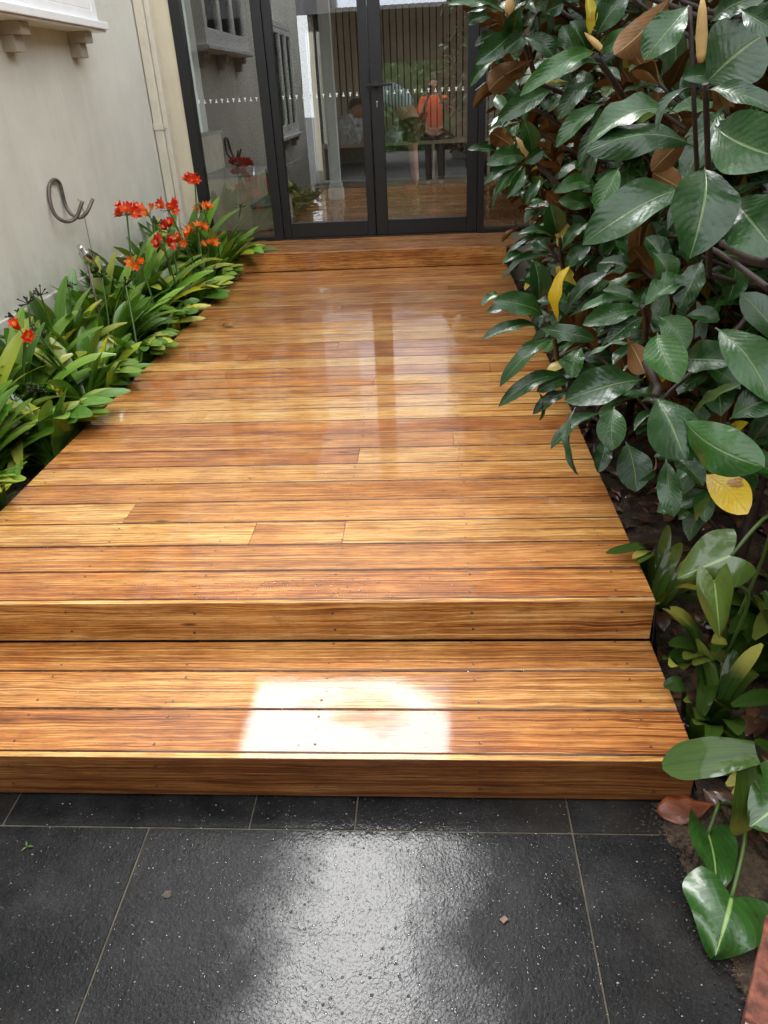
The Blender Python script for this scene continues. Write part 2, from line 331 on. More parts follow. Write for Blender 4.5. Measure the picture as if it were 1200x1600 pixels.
M['litter'] = simple('brown_leaf_litter', (.10, .042, .018), .5, (60, .4, .003), var=.75, scale=9, coat=.6)
M['rust'] = simple('rust_leaf', (.22, .055, .016), .5, (40, .6, .004), var=.65, scale=14, coat=.3)
M['skin'] = simple('skin', (.50, .27, .18), .5, var=.08); M['hair'] = simple('brown_hair', (.05, .028, .016), .6, (90, .6, .004))
M['orange'] = simple('orange_shirt', (.80, .085, .01), .7, (90, .2, .003), var=.06)
M['trouser'] = simple('dark_trousers', (.075, .06, .05), .8); M['maroon'] = simple('maroon_shorts', (.10, .012, .018), .8)
s = NT('striped_shirt'); P = s.xyz(s.obj()); sw = s.math('FRACT', s.math('MULTIPLY', P[0], 26.0)); s.pin('Base Color', s.ramp(sw, [(.0, (.66, .68, .74)), (.6, (.66, .68, .74)), (.62, (.07, .10, .24)), (1, (.07, .10, .24))])); s.pin('Roughness', .8); M['stripe'] = s.m
M['cloth'] = simple('grey_laundry', (.42, .43, .43), .9, (25, .8, .02), var=.3, scale=14)
M['phone'] = simple('black_phone', (.01, .01, .012), .2)
M['roof'] = simple('grey_fascia', (.20, .19, .20), .5); M['asphalt'] = simple('concrete_yard', (.14, .135, .125), .85, (60, .5, .005), var=.25)
M['hedge'] = simple('hedge_leaf', (.05, .12, .02), .6, var=.6, scale=30)
# ---- measured layout data
HERO=[(-0.144,-0.222,0.662,-0.115,-0.355,0.589,0.109,-0.3,-0.51,0.81,0.1,-0.25,0.0,0.0),(-0.168,-0.205,0.691,-0.323,-0.234,0.662,0.089,0.03,-0.77,0.64,0.12,0.3,0.0,0.0),(-0.118,-0.091,0.751,-0.104,-0.224,0.691,0.09,-0.23,-0.42,0.88,0.05,0.25,0.0,0.0),(-0.073,-0.12,0.702,-0.0,-0.227,0.732,0.079,-0.77,-0.38,0.52,0.1,0.3,0.0,0.0),(-0.053,-0.23,0.799,0.003,-0.396,0.713,0.086,-0.46,-0.53,0.72,0.06,0.2,0.0,0.0),(-0.109,-0.298,0.644,-0.007,-0.438,0.608,0.098,-0.63,-0.59,0.51,0.12,-0.2,0.0,0.0),(-0.04,-0.268,0.512,0.015,-0.371,0.477,0.078,-0.53,-0.51,0.68,0.05,0.1,1.0,0.0),(-0.114,-0.251,0.539,-0.11,-0.335,0.45,0.05,-0.31,-0.7,0.65,0.08,0.2,0.0,0.0),(-0.098,-0.235,0.537,-0.058,-0.32,0.514,0.053,-0.35,-0.39,0.85,0.1,0.2,0.0,0.0),(-0.185,-0.076,0.583,-0.2,-0.157,0.516,0.069,-0.01,-0.64,0.77,0.08,0.2,0.0,0.0),(-0.19,-0.054,0.5,-0.218,-0.128,0.449,0.042,-0.23,-0.49,0.84,0.08,0.2,0.0,0.0),(-0.136,-0.023,0.475,-0.126,-0.122,0.395,0.087,-0.13,-0.63,0.76,0.05,0.1,0.0,0.0),(-0.212,-0.075,0.569,-0.327,-0.131,0.512,0.04,-0.23,-0.42,0.88,0.12,0.3,0.0,0.0),(-0.289,-0.178,0.626,-0.292,-0.272,0.514,0.026,-0.87,-0.36,0.33,0.12,0.4,0.2,0.0),(-0.128,-0.228,0.529,-0.169,-0.285,0.506,0.017,0.78,-0.61,0.12,0.1,0.4,0.2,0.0),(-0.027,-0.123,0.586,0.033,-0.173,0.665,0.029,-0.83,-0.41,0.37,0.08,0.3,0.55,0.0),(-0.06,0.103,0.731,-0.014,0.019,0.68,0.074,-0.27,-0.6,0.75,0.08,0.2,0.3,0.0),(-0.151,0.014,0.71,-0.124,-0.065,0.654,0.061,0.51,0.61,-0.61,0.08,0.2,0.1,0.0),(-0.051,-0.366,0.67,0.019,-0.379,0.714,0.066,-0.44,-0.76,0.48,0.08,0.2,0.0,0.0),(-0.04,-0.269,0.4,-0.031,-0.294,0.47,0.019,-0.8,-0.59,-0.11,0.08,0.3,0.6,0.0),(-0.052,-0.255,0.416,-0.087,-0.299,0.423,0.021,0.3,-0.08,0.95,0.08,0.3,0.4,0.0),(-0.278,0.397,0.66,-0.422,0.346,0.722,0.072,0.45,-0.8,0.39,0.15,0.2,0.0,1.0),(-0.246,0.368,0.653,-0.226,0.369,0.797,0.049,-0.44,-0.89,0.07,0.1,0.5,1.0,1.0),(-0.227,0.388,0.661,-0.126,0.396,0.775,0.049,-0.48,-0.74,0.47,0.12,0.3,0.1,1.0),(-0.206,0.434,0.648,-0.064,0.418,0.708,0.041,-0.27,-0.88,0.39,0.12,0.3,0.0,1.0),(-0.296,0.393,0.637,-0.451,0.322,0.625,0.04,0.22,-0.6,0.77,0.15,0.3,0.0,1.0),(-0.298,0.343,0.644,-0.162,0.281,0.627,0.05,-0.32,-0.83,0.47,0.2,0.1,0.1,1.0),(-0.248,0.357,0.611,-0.406,0.261,0.517,0.053,0.02,-0.72,0.7,0.2,0.2,0.0,1.0),(-0.216,0.341,0.515,-0.407,0.261,0.458,0.049,0.06,-0.67,0.74,0.15,0.25,0.0,1.0),(-0.211,0.336,0.502,-0.304,0.291,0.486,0.045,0.25,-0.75,0.62,0.15,0.2,0.0,1.0),(-0.197,0.341,0.464,-0.309,0.299,0.42,0.04,-0.04,-0.68,0.74,0.15,0.2,0.0,1.0),(-0.18,0.357,0.584,-0.213,0.29,0.523,0.065,-0.17,-0.62,0.77,0.1,0.2,0.0,1.0),(-0.389,0.473,0.704,-0.448,0.423,0.692,0.024,0.26,-0.51,0.82,0.15,0.2,0.1,1.0),(-0.365,0.411,0.673,-0.434,0.417,0.673,0.027,-0.06,-0.71,0.7,0.15,0.2,0.1,1.0),(-0.292,0.337,0.468,-0.291,0.289,0.402,0.022,0.53,-0.68,0.51,0.1,0.4,0.1,1.0),(-0.281,0.553,0.658,-0.294,0.531,0.782,0.074,0.16,-0.97,-0.16,0.1,0.35,0.0,1.0),(-0.097,0.118,0.749,0.007,0.154,0.803,0.074,-0.2,-0.6,0.78,0.1,0.3,0.05,0.0),(-0.096,0.117,0.746,-0.236,0.091,0.722,0.058,0.04,-0.77,0.63,0.12,0.3,0.0,0.0),(-0.102,0.122,0.757,-0.184,0.149,0.787,0.036,-0.01,-0.75,0.66,0.1,0.3,0.0,0.0),(-0.093,0.112,0.73,-0.179,0.068,0.686,0.058,0.06,-0.76,0.65,0.1,0.2,0.0,0.0),(-0.111,0.177,0.754,-0.231,0.148,0.741,0.033,0.08,-0.67,0.74,0.12,0.3,0.0,0.0),(-0.008,0.087,0.734,0.062,0.062,0.732,0.049,-0.26,-0.78,0.57,0.1,0.2,0.0,0.0),(-0.123,0.004,0.7,-0.233,0.021,0.671,0.02,-0.28,-0.17,0.95,0.06,0.2,0.0,0.0),(-0.012,0.216,0.814,-0.073,0.247,0.884,0.061,-0.14,-0.94,0.3,0.1,0.3,0.0,0.0),(-0.069,0.188,0.858,-0.024,0.162,0.796,0.066,-0.13,-0.94,0.3,0.1,0.3,0.2,0.0),(0.035,0.154,0.846,-0.022,0.097,0.753,0.074,-0.42,-0.63,0.65,0.05,0.2,0.0,0.0),(0.047,-0.006,0.883,0.043,-0.024,0.795,0.061,-0.01,-0.98,0.2,0.05,0.2,0.0,0.0),(-0.168,-0.31,1.054,-0.337,-0.361,0.985,0.087,-0.05,-0.75,0.66,0.14,0.25,0.0,0.0),(-0.146,-0.314,1.084,-0.182,-0.425,0.969,0.112,-0.05,-0.71,0.7,0.14,0.2,0.0,0.0),(-0.099,-0.336,1.037,-0.061,-0.449,0.972,0.101,-0.53,-0.55,0.65,0.1,0.2,0.0,0.0),(-0.138,-0.312,1.143,-0.075,-0.446,1.102,0.1,-0.78,-0.49,0.4,0.1,0.15,0.1,0.0),(-0.156,-0.304,1.193,-0.076,-0.387,1.161,0.04,-0.44,-0.66,0.61,0.12,0.2,0.0,0.0),(-0.146,-0.255,1.198,-0.075,-0.28,1.264,0.13,-0.47,-0.86,0.18,0.08,0.1,0.0,0.0),(-0.16,-0.303,1.206,-0.202,-0.332,1.21,0.033,0.57,-0.78,0.26,0.2,0.3,0.0,0.0),(-0.171,-0.217,1.159,-0.32,-0.245,1.124,0.065,0.01,-0.79,0.61,0.15,0.25,0.0,0.0),(-0.166,-0.28,1.197,-0.226,-0.307,1.14,0.022,-0.52,-0.42,0.75,0.15,0.5,0.0,0.0),(-0.15,-0.258,1.112,-0.323,-0.266,1.115,0.069,0.05,-0.83,0.56,0.12,-0.2,0.0,0.0),(-0.137,-0.187,1.123,-0.191,-0.176,1.068,0.045,0.27,0.96,-0.08,0.08,0.2,0.0,0.0),(-0.142,-0.103,1.317,-0.215,-0.132,1.24,0.071,-0.33,-0.74,0.59,0.06,0.2,0.0,0.0),(-0.156,-0.049,1.337,-0.253,-0.073,1.251,0.065,0.07,0.94,-0.34,0.08,0.3,0.0,0.0),(-0.133,-0.335,1.292,-0.089,-0.382,1.257,0.04,-0.45,-0.77,0.46,0.1,0.3,0.0,0.0),(-0.135,-0.208,1.286,-0.08,-0.281,1.314,0.051,-0.81,-0.58,0.08,0.1,0.3,0.0,0.0),(-0.195,0.061,1.054,-0.24,0.01,0.974,0.054,-0.17,-0.79,0.59,0.08,0.3,0.0,0.0),(-0.228,0.126,1.169,-0.325,0.069,1.1,0.046,-0.09,-0.7,0.71,0.1,0.35,0.0,0.0),(-0.192,0.138,1.154,-0.274,0.078,1.064,0.046,-0.28,-0.66,0.7,0.1,0.35,0.0,0.0),(-0.236,0.179,1.21,-0.315,0.141,1.146,0.044,-0.05,-0.83,0.56,0.1,0.3,0.0,0.0),(-0.231,0.122,1.083,-0.252,0.101,1.023,0.031,-0.42,-0.8,0.43,0.1,0.3,0.4,0.0),(-0.079,-0.026,1.013,-0.143,-0.004,1.048,0.059,0.23,0.96,-0.18,0.1,0.2,0.0,0.0),(-0.258,0.161,1.288,-0.269,0.159,1.361,0.03,-0.0,-1.0,-0.03,0.06,0.6,0.9,1.0),(-0.241,0.159,1.263,-0.399,0.082,1.197,0.046,0.15,-0.8,0.58,0.16,0.25,0.05,1.0),(-0.23,0.158,1.242,-0.329,0.124,1.215,0.025,0.05,-0.7,0.71,0.12,0.3,0.0,1.0),(-0.244,0.159,1.29,-0.193,0.145,1.356,0.063,-0.33,-0.94,0.05,0.1,0.3,0.0,1.0),(-0.236,0.138,1.265,-0.189,0.096,1.294,0.037,-0.63,-0.77,-0.09,0.15,0.2,0.1,1.0),(-0.255,0.182,1.264,-0.296,0.166,1.319,0.057,0.14,-0.97,-0.18,0.12,0.3,0.05,1.0),(-0.355,0.678,1.329,-0.357,0.595,1.377,0.059,-0.32,-0.47,-0.82,0.15,0.35,0.0,1.0),(-0.342,0.627,1.323,-0.392,0.562,1.289,0.046,0.59,-0.68,0.44,0.15,0.2,0.0,1.0),(-0.363,0.659,1.331,-0.463,0.568,1.262,0.066,0.43,-0.8,0.42,0.1,0.25,0.0,1.0),(-0.376,0.678,1.366,-0.532,0.634,1.399,0.036,0.33,-0.83,0.44,0.2,0.25,0.0,1.0),(-0.376,0.708,1.366,-0.495,0.663,1.393,0.04,-0.24,0.88,0.41,0.1,0.2,0.0,1.0),(-0.385,0.679,1.361,-0.483,0.634,1.379,0.02,0.43,-0.7,0.58,0.15,0.3,0.0,1.0),(-0.309,0.675,1.267,-0.427,0.627,1.201,0.071,-0.31,0.94,-0.12,0.15,0.2,0.0,1.0),(-0.31,0.676,1.234,-0.468,0.629,1.164,0.047,-0.4,0.86,0.33,0.12,0.3,0.1,1.0),(-0.337,0.626,1.317,-0.26,0.588,1.267,0.058,-0.28,-0.92,0.27,0.12,0.3,0.0,1.0),(-0.267,0.569,1.196,-0.412,0.504,1.133,0.06,0.15,-0.84,0.51,0.12,0.3,0.0,1.0),(-0.405,0.735,1.27,-0.471,0.689,1.215,0.034,-0.03,-0.75,0.66,0.15,0.3,0.0,1.0),(-0.39,0.731,1.328,-0.46,0.687,1.307,0.028,0.3,-0.75,0.59,0.15,0.3,0.0,1.0),(-0.417,0.701,1.367,-0.479,0.685,1.355,0.04,0.22,-0.96,0.17,0.15,0.3,0.0,1.0),(-0.298,0.569,1.363,-0.254,0.561,1.38,0.046,-0.15,-0.99,-0.07,0.15,0.3,0.0,1.0),(-0.316,0.62,1.381,-0.279,0.563,1.407,0.05,-0.65,-0.62,-0.44,0.15,0.3,0.0,1.0),(-0.231,0.462,1.262,-0.268,0.466,1.329,0.051,-0.01,-1.0,0.05,0.1,0.3,0.0,1.0),(-0.311,0.972,1.037,-0.394,0.952,1.087,0.063,-0.13,0.98,0.17,0.12,0.2,0.1,2.0),(-0.265,0.965,1.016,-0.296,0.924,1.118,0.063,0.09,-0.93,-0.35,0.1,0.35,0.0,2.0),(-0.279,0.966,1.009,-0.407,0.897,1.003,0.062,0.44,-0.85,0.29,0.15,0.2,0.0,2.0),(-0.366,1.027,1.029,-0.462,0.984,1.041,0.03,0.4,-0.76,0.51,0.15,0.3,0.0,2.0),(-0.295,0.917,0.997,-0.237,0.912,1.034,0.044,-0.13,-0.99,0.07,0.12,0.3,0.0,2.0),(-0.294,0.966,0.986,-0.415,0.912,0.944,0.038,0.09,-0.73,0.68,0.15,0.3,0.0,2.0),(-0.29,0.966,0.986,-0.379,0.906,0.915,0.04,0.02,-0.77,0.63,0.15,0.3,0.0,2.0),(-0.286,0.945,0.983,-0.345,0.882,0.907,0.04,0.2,-0.82,0.53,0.15,0.3,0.0,2.0),(-0.284,0.965,0.982,-0.388,0.902,0.873,0.031,-0.25,-0.72,0.65,0.15,0.3,0.0,2.0),(-0.125,1.216,0.731,-0.164,1.187,0.842,0.09,0.15,-0.97,-0.2,0.1,0.3,0.0,2.0),(-0.13,1.215,0.723,-0.272,1.177,0.749,0.042,0.31,-0.76,0.58,0.15,0.3,0.0,2.0),(-0.129,1.213,0.714,-0.313,1.17,0.686,0.032,0.02,-0.6,0.8,0.12,0.3,0.0,2.0),(-0.131,1.235,0.719,-0.298,1.19,0.693,0.035,0.09,-0.72,0.69,0.12,0.3,0.0,2.0),(-0.236,1.22,0.668,-0.325,1.174,0.648,0.037,0.16,-0.64,0.75,0.15,0.3,0.0,2.0),(-0.139,1.156,0.672,-0.335,1.096,0.611,0.037,-0.08,-0.57,0.82,0.12,0.4,0.0,2.0),(-0.128,1.107,0.698,-0.052,1.108,0.784,0.049,-0.41,-0.83,0.37,0.12,0.3,0.0,2.0),(-0.146,0.897,0.666,-0.072,0.9,0.749,0.059,-0.42,-0.82,0.4,0.12,0.3,0.0,1.0),(-0.077,0.825,0.932,-0.22,0.748,0.932,0.055,0.42,-0.78,0.47,0.15,0.2,0.0,2.0),(-0.077,0.87,0.878,-0.19,0.841,0.897,0.057,0.29,-0.87,0.4,0.15,0.2,0.0,2.0),(-0.235,0.955,0.947,-0.282,0.903,0.88,0.038,-0.01,-0.79,0.62,0.1,0.3,0.0,2.0),(-0.258,1.155,0.896,-0.308,1.109,0.885,0.029,0.45,-0.64,0.63,0.1,0.3,0.0,2.0),(-0.255,1.239,0.767,-0.331,1.188,0.721,0.02,-0.49,0.86,-0.14,0.1,0.3,0.3,2.0)]
BUDS=[(-0.169,-0.3,1.23,-0.181,-0.301,1.319,0.018,0.0),(-0.227,0.157,1.264,-0.268,0.163,1.299,0.014,1.0),(-0.369,0.677,1.369,-0.376,0.675,1.41,0.028,1.0),(-0.269,0.965,1.01,-0.314,0.974,1.07,0.023,2.0),(-0.121,1.213,0.723,-0.165,1.236,0.825,0.023,2.0)]
BRANCH=[([(-0.044,-0.126,0.873),(-0.07,-0.164,0.962),(-0.115,-0.24,1.078),(-0.159,-0.303,1.202)],0.0055,0),([(-0.02,0.018,0.881),(-0.065,-0.052,1.015),(-0.119,-0.128,1.172),(-0.146,-0.123,1.314)],0.0045,0),([(-0.131,0.289,1.151),(-0.19,0.201,1.206),(-0.243,0.16,1.258)],0.007,1),([(-0.067,0.423,1.065),(-0.131,0.289,1.151)],0.008,1),([(-0.062,0.189,0.653),(-0.075,0.155,0.71),(-0.097,0.119,0.753)],0.007,0),([(-0.144,-0.222,0.662),(-0.135,-0.197,0.678),(-0.122,-0.06,0.672),(-0.097,0.086,0.639)],0.008,0),([(-0.043,1.013,0.847),(-0.155,0.99,0.912),(-0.23,0.988,0.978),(-0.265,0.965,1.01)],0.008,2),([(-0.087,1.287,0.599),(-0.106,1.25,0.653),(-0.118,1.213,0.722)],0.008,2),([(-0.28,0.773,1.213),(-0.313,0.726,1.274),(-0.34,0.677,1.324)],0.007,1),([(-0.204,0.594,0.478),(-0.236,0.471,0.575),(-0.271,0.393,0.652)],0.007,1),([(-0.007,-0.313,0.889),(-0.011,-0.198,0.898),(-0.022,-0.083,0.909),(-0.018,0.021,0.899)],0.0055,0),([(-0.03,-0.347,0.939),(-0.044,-0.286,0.939),(-0.046,-0.177,0.941)],0.008,0),([(0.132,0.046,0.775),(0.038,-0.047,0.706),(-0.074,-0.136,0.655),(-0.134,-0.187,0.619)],0.005,0)]
FILL=[(0.6,0.63,0.45),(0.15,4.18,1.24),(0.19,3.41,0.63),(-0.33,0.46,1.49),(-0.23,1.75,1.77),(0.06,0.9,0.63),(0.26,2.71,1.22),(0.7,4.42,0.42),(-0.12,4.53,1.61),(0.66,3.94,0.05),(0.73,1.89,0.83),(0.22,3.65,1.55),(0.54,2.72,1.15),(0.53,2.74,1.86),(0.55,4.15,0.23),(-0.13,1.36,1.6),(0.33,1.3,1.01),(0.68,2.48,1.89),(0.18,3.83,0.92),(0.73,1.6,1.61),(-0.03,3.09,0.75),(0.7,4.2,0.84),(0.35,2.19,1.79),(0.48,4.42,1.53),(0.4,3.12,1.55),(-0.32,0.73,1.63),(-0.19,0.37,1.64),(0.27,3.63,1.83),(0.55,1.04,1.34),(0.34,1.91,0.52),(0.12,4.05,0.87),(0.2,2.73,1.92),(0.16,3.52,0.46),(0.46,2.58,1.52),(-0.05,1.66,0.76),(0.21,1.94,0.57),(0.37,1.12,1.22),(0.24,4.59,1.12),(0.43,2.78,1.25),(0.29,2.5,0.74),(-0.01,0.92,1.2),(0.31,3.45,0.36),(0.43,4.06,1.02),(0.18,2.78,0.38),(0.74,2.77,1.55),(0.46,4.14,1.53),(0.48,2.47,1.22),(0.02,4.4,1.02),(0.45,1.23,0.64),(0.25,3.82,1.29),(0.42,4.03,0.57),(0.62,2.5,1.33),(-0.06,1.91,0.73),(0.36,0.59,0.77),(0.53,1.73,0.92),(0.55,3.14,0.31),(0.65,1.36,0.9),(0.7,4.22,0.06),(0.26,1.71,0.73),(-0.0,1.42,0.5),(0.13,4.45,0.61),(0.71,4.29,1.45),(0.42,3.51,1.32),(0.53,3.41,0.95),(0.72,2.85,0.81),(0.57,3.36,0.79),(0.01,0.64,1.32),(0.58,0.81,0.63),(-0.04,3.4,1.03),(0.15,3.96,1.27),(0.13,1.25,0.17),(0.11,2.15,0.63),(-0.02,0.38,0.62),(0.53,1.35,1.8),(0.07,4.17,1.8),(0.75,2.49,0.29),(0.27,3.36,1.05),(0.55,3.37,1.67),(0.03,1.26,1.21),(0.33,1.76,1.91),(0.35,3.6,0.45),(0.03,4.46,1.82),(0.37,2.06,1.78),(0.13,2.02,1.39),(0.57,1.66,1.86),(0.39,0.47,0.92),(0.26,0.34,0.88),(-0.11,3.21,1.05),(0.46,2.69,0.36),(0.27,0.75,1.01),(-0.0,-0.04,1.51),(0.2,2.76,1.57),(0.05,2.86,0.29),(0.2,3.27,1.47),(0.69,4.31,0.55),(0.13,4.13,0.46),(0.26,1.59,1.78),(0.23,4.11,1.62),(0.46,3.07,1.37),(0.41,0.59,0.44),(0.67,3.41,0.46),(-0.07,3.73,1.77),(-0.01,0.53,0.76),(-0.16,0.86,1.51),(0.49,2.44,0.36),(0.27,1.7,1.45),(0.69,3.26,1.82),(0.67,2.01,0.54),(0.47,2.65,0.05),(0.23,0.39,1.3),(0.4,1.97,0.67),(0.55,1.98,0.97),(0.68,4.0,1.55),(0.5,4.4,1.85),(-0.01,2.69,1.41),(0.44,1.85,1.91),(0.4,0.71,0.86),(-0.07,4.08,1.1),(0.69,0.95,0.59),(-0.01,2.95,1.38),(0.48,2.66,1.27),(0.11,1.83,0.35),(0.64,2.92,1.25),(0.51,4.46,0.18),(-0.04,2.96,1.04),(0.06,0.98,0.79),(0.13,3.71,1.84),(0.16,0.88,1.67),(0.2,3.89,0.72),(0.18,1.36,0.73),(0.29,2.78,0.2),(0.28,2.17,1.26),(0.3,1.73,1.71),(0.19,3.29,0.81),(0.01,3.31,0.88),(0.73,2.14,0.58),(-0.01,2.64,1.65),(0.64,1.15,1.23),(0.01,3.58,1.06),(0.25,4.25,1.68),(0.37,3.61,0.63),(-0.04,2.18,0.91),(0.2,4.24,0.5),(-0.11,2.64,1.32),(0.04,2.13,1.81),(0.69,2.99,0.58),(0.36,1.46,1.26),(-0.31,0.89,1.67),(0.44,1.19,0.28),(0.58,1.57,1.36),(0.4,4.28,1.09),(0.35,4.14,1.88),(-0.17,3.1,1.76),(-0.02,2.23,0.5),(0.22,0.88,0.14),(0.49,2.4,0.85),(0.52,2.23,1.32),(0.63,2.6,0.37),(0.2,4.48,0.88),(0.31,4.36,0.86),(0.14,1.72,0.17),(0.25,4.01,0.34),(0.04,1.77,1.95),(0.54,3.28,1.38),(0.08,3.06,0.58),(0.06,2.02,0.26),(0.69,2.63,1.09),(0.66,3.54,1.18),(0.67,2.31,1.4),(0.17,3.54,1.99),(0.53,2.04,0.77),(0.45,3.57,0.82),(0.42,1.92,1.3),(0.74,2.37,0.74),(0.27,3.55,0.81),(0.26,3.59,1.11),(-0.28,1.43,1.63),(0.31,1.91,1.0),(0.66,2.09,1.68),(0.04,3.31,1.16),(0.09,3.21,0.14),(0.6,2.9,0.66),(0.03,2.24,1.02),(0.67,0.89,0.31),(0.3,2.74,1.45),(-0.01,3.03,1.66),(0.32,3.82,0.57),(0.0,1.58,0.4),(0.72,4.59,1.79),(0.44,2.0,0.26),(0.4,1.68,0.65),(0.51,3.8,0.6),(0.24,3.33,1.74),(0.56,3.7,0.2),(0.2,2.92,0.87),(0.22,3.09,1.2),(0.41,2.86,0.84),(0.7,3.13,1.48),(-0.17,3.55,1.23),(-0.17,1.46,1.81),(0.57,4.33,0.29),(0.07,3.5,0.88),(-0.08,0.93,0.44),(0.74,2.09,0.43),(0.23,4.43,1.71),(-0.07,1.96,1.73),(0.21,3.65,0.42),(0.51,2.77,0.66),(-0.03,3.21,1.55),(0.57,2.45,0.56),(0.38,3.98,1.67),(0.3,2.61,1.87),(0.73,3.91,0.6),(0.17,0.84,1.06),(0.09,4.43,1.98),(0.23,3.7,1.69),(0.19,2.1,1.06),(0.63,2.95,0.32),(0.05,0.77,0.34),(0.64,4.24,1.65),(0.15,3.88,1.88),(0.17,3.53,1.75),(0.05,0.22,1.15),(0.55,3.69,0.77),(0.1,2.33,0.56),(0.21,0.21,1.4),(0.52,3.14,1.49),(-0.25,1.79,1.1),(0.56,2.62,1.03),(0.47,2.91,1.13),(0.71,3.57,0.38),(0.19,3.12,0.09),(0.12,0.56,0.38),(0.11,2.07,0.52),(0.33,4.35,0.29),(0.38,4.53,1.06),(0.25,0.4,1.49),(0.68,4.16,1.94),(0.49,2.08,1.19),(0.75,1.54,0.3),(0.23,3.25,1.97),(0.15,2.84,1.74),(0.18,2.6,1.33),(-0.08,3.79,0.92),(0.23,3.03,1.49),(0.32,0.32,0.53),(0.08,3.07,0.87),(0.59,1.48,0.82),(-0.11,3.71,1.46),(0.74,2.12,1.33),(0.32,4.51,1.89),(0.22,3.02,0.78),(0.43,2.1,1.04),(0.36,1.39,0.6),(0.52,2.83,1.61),(-0.11,4.44,1.79),(0.46,3.55,0.19),(0.25,2.4,0.47),(0.3,3.81,1.48),(0.29,4.36,1.55),(0.47,2.46,1.91),(0.48,3.97,1.33),(0.27,2.95,0.05),(0.01,3.5,1.6),(-0.1,0.67,1.41),(0.46,4.05,1.81),(0.09,1.04,0.33),(0.28,2.98,1.33),(0.26,1.8,0.53),(0.11,2.19,1.48),(0.7,1.64,0.75),(0.35,1.18,0.5),(0.42,2.66,0.78),(0.08,2.93,1.07),(0.19,2.62,0.08),(-0.14,1.13,1.81),(0.22,4.34,1.05),(0.72,2.17,1.87),(0.42,0.84,0.9),(0.43,1.32,1.14),(0.05,4.54,1.39),(-0.15,1.19,1.28),(0.56,1.6,1.49),(0.49,3.36,1.24),(0.57,1.76,1.61),(0.55,3.67,1.07),(0.6,2.83,0.9),(0.56,2.59,1.44),(0.51,4.53,0.54),(0.49,1.55,1.85),(0.39,4.41,1.0),(-0.05,2.8,0.79),(0.06,3.9,0.62),(0.25,0.68,1.67),(0.29,0.97,0.74),(0.04,4.53,1.12),(0.14,1.32,1.33),(-0.0,1.28,0.48),(0.08,2.94,0.74),(0.08,1.61,0.61),(-0.02,2.4,0.97),(0.55,4.07,0.79),(-0.24,1.5,1.16),(0.11,-0.19,0.74),(0.15,3.68,0.91),(0.1,2.7,0.12),(0.35,1.47,1.82),(0.56,2.59,1.77),(0.07,1.93,0.98),(-0.2,1.07,1.51),(0.18,4.33,0.71),(0.09,3.52,0.7),(0.37,4.34,1.77),(0.64,3.6,0.98),(0.26,3.21,1.77),(0.1,0.66,1.72),(0.55,2.17,0.71),(0.35,3.23,1.39),(0.24,3.84,0.35),(0.37,3.86,1.58),(0.1,1.0,1.71),(0.74,2.18,1.11),(0.09,1.64,1.97),(0.24,0.88,0.88),(0.45,0.86,0.45),(-0.05,1.16,0.41),(0.12,1.49,0.85),(0.59,2.04,0.16),(0.33,1.16,0.12),(0.09,4.55,0.54),(0.42,1.82,1.76),(0.43,4.2,0.85),(0.05,2.49,0.19),(0.06,2.85,0.14),(0.66,4.0,1.35),(0.34,3.18,0.09),(0.36,3.72,0.73),(0.61,1.12,1.01),(0.3,1.84,1.29),(0.42,1.33,1.87),(-0.12,2.67,0.98),(0.22,0.73,0.35),(0.68,4.01,1.87),(-0.16,3.1,1.89),(0.56,3.51,0.85),(-0.13,2.66,1.58),(0.37,3.36,1.36),(-0.01,1.42,0.21),(0.5,3.81,1.8),(0.37,3.15,1.19),(-0.13,2.04,1.56),(0.0,1.66,1.61),(-0.06,1.89,0.56),(0.5,4.36,0.74),(0.31,2.0,0.76),(0.47,1.91,0.53),(-0.02,1.78,0.26),(0.16,0.41,0.96),(0.03,0.51,1.7),(-0.11,2.41,1.56),(0.08,1.51,0.15),(0.03,2.8,0.65),(0.35,2.27,0.35),(0.61,3.02,0.98),(0.41,4.34,1.59),(0.49,0.82,0.22),(0.05,1.79,0.93),(0.59,3.9,0.3),(0.5,1.2,1.08),(-0.11,1.3,1.21),(-0.36,0.46,1.66),(-0.15,0.93,1.82),(0.12,2.77,0.5),(0.53,2.41,0.69),(-0.07,2.72,1.95),(0.46,3.46,0.64),(0.47,1.64,0.82),(0.57,3.55,1.94),(-0.31,1.3,1.55),(0.59,1.38,0.21),(0.42,1.76,0.11),(0.32,0.52,0.58),(0.68,4.12,0.37),(0.66,4.45,0.96),(0.26,1.16,1.26),(0.53,3.66,1.43),(0.65,2.9,1.05),(-0.26,2.02,1.3),(-0.03,0.46,1.2),(0.3,0.12,0.62),(0.08,3.26,0.44),(0.24,4.11,0.54),(0.74,3.28,0.31),(-0.11,1.56,1.52),(0.07,3.43,0.59),(0.1,4.24,1.13),(-0.03,4.1,1.95),(0.02,0.69,0.75),(0.04,0.55,0.56),(0.22,1.56,0.29),(0.56,4.22,1.15),(0.14,2.27,1.86),(0.53,3.84,1.17),(0.11,4.41,1.19),(0.5,2.92,1.95),(0.64,2.87,1.36),(0.48,3.58,0.99),(0.31,2.02,1.07),(-0.03,2.17,1.62),(0.55,2.32,1.46),(0.04,3.98,0.95),(-0.15,3.01,1.22),(0.13,1.36,1.2),(0.05,1.35,1.64),(0.24,0.29,0.72),(0.43,1.55,0.92),(-0.11,2.82,1.68),(0.26,1.32,0.2),(0.65,0.95,0.84),(-0.05,3.64,0.68),(0.25,4.34,1.93),(0.36,3.32,0.97),(0.39,3.71,1.98),(0.11,1.56,1.76),(0.15,3.8,1.69),(-0.02,4.2,1.26),(0.28,0.87,1.24),(0.7,3.3,0.79),(0.07,1.98,0.83),(0.52,4.55,1.01)]
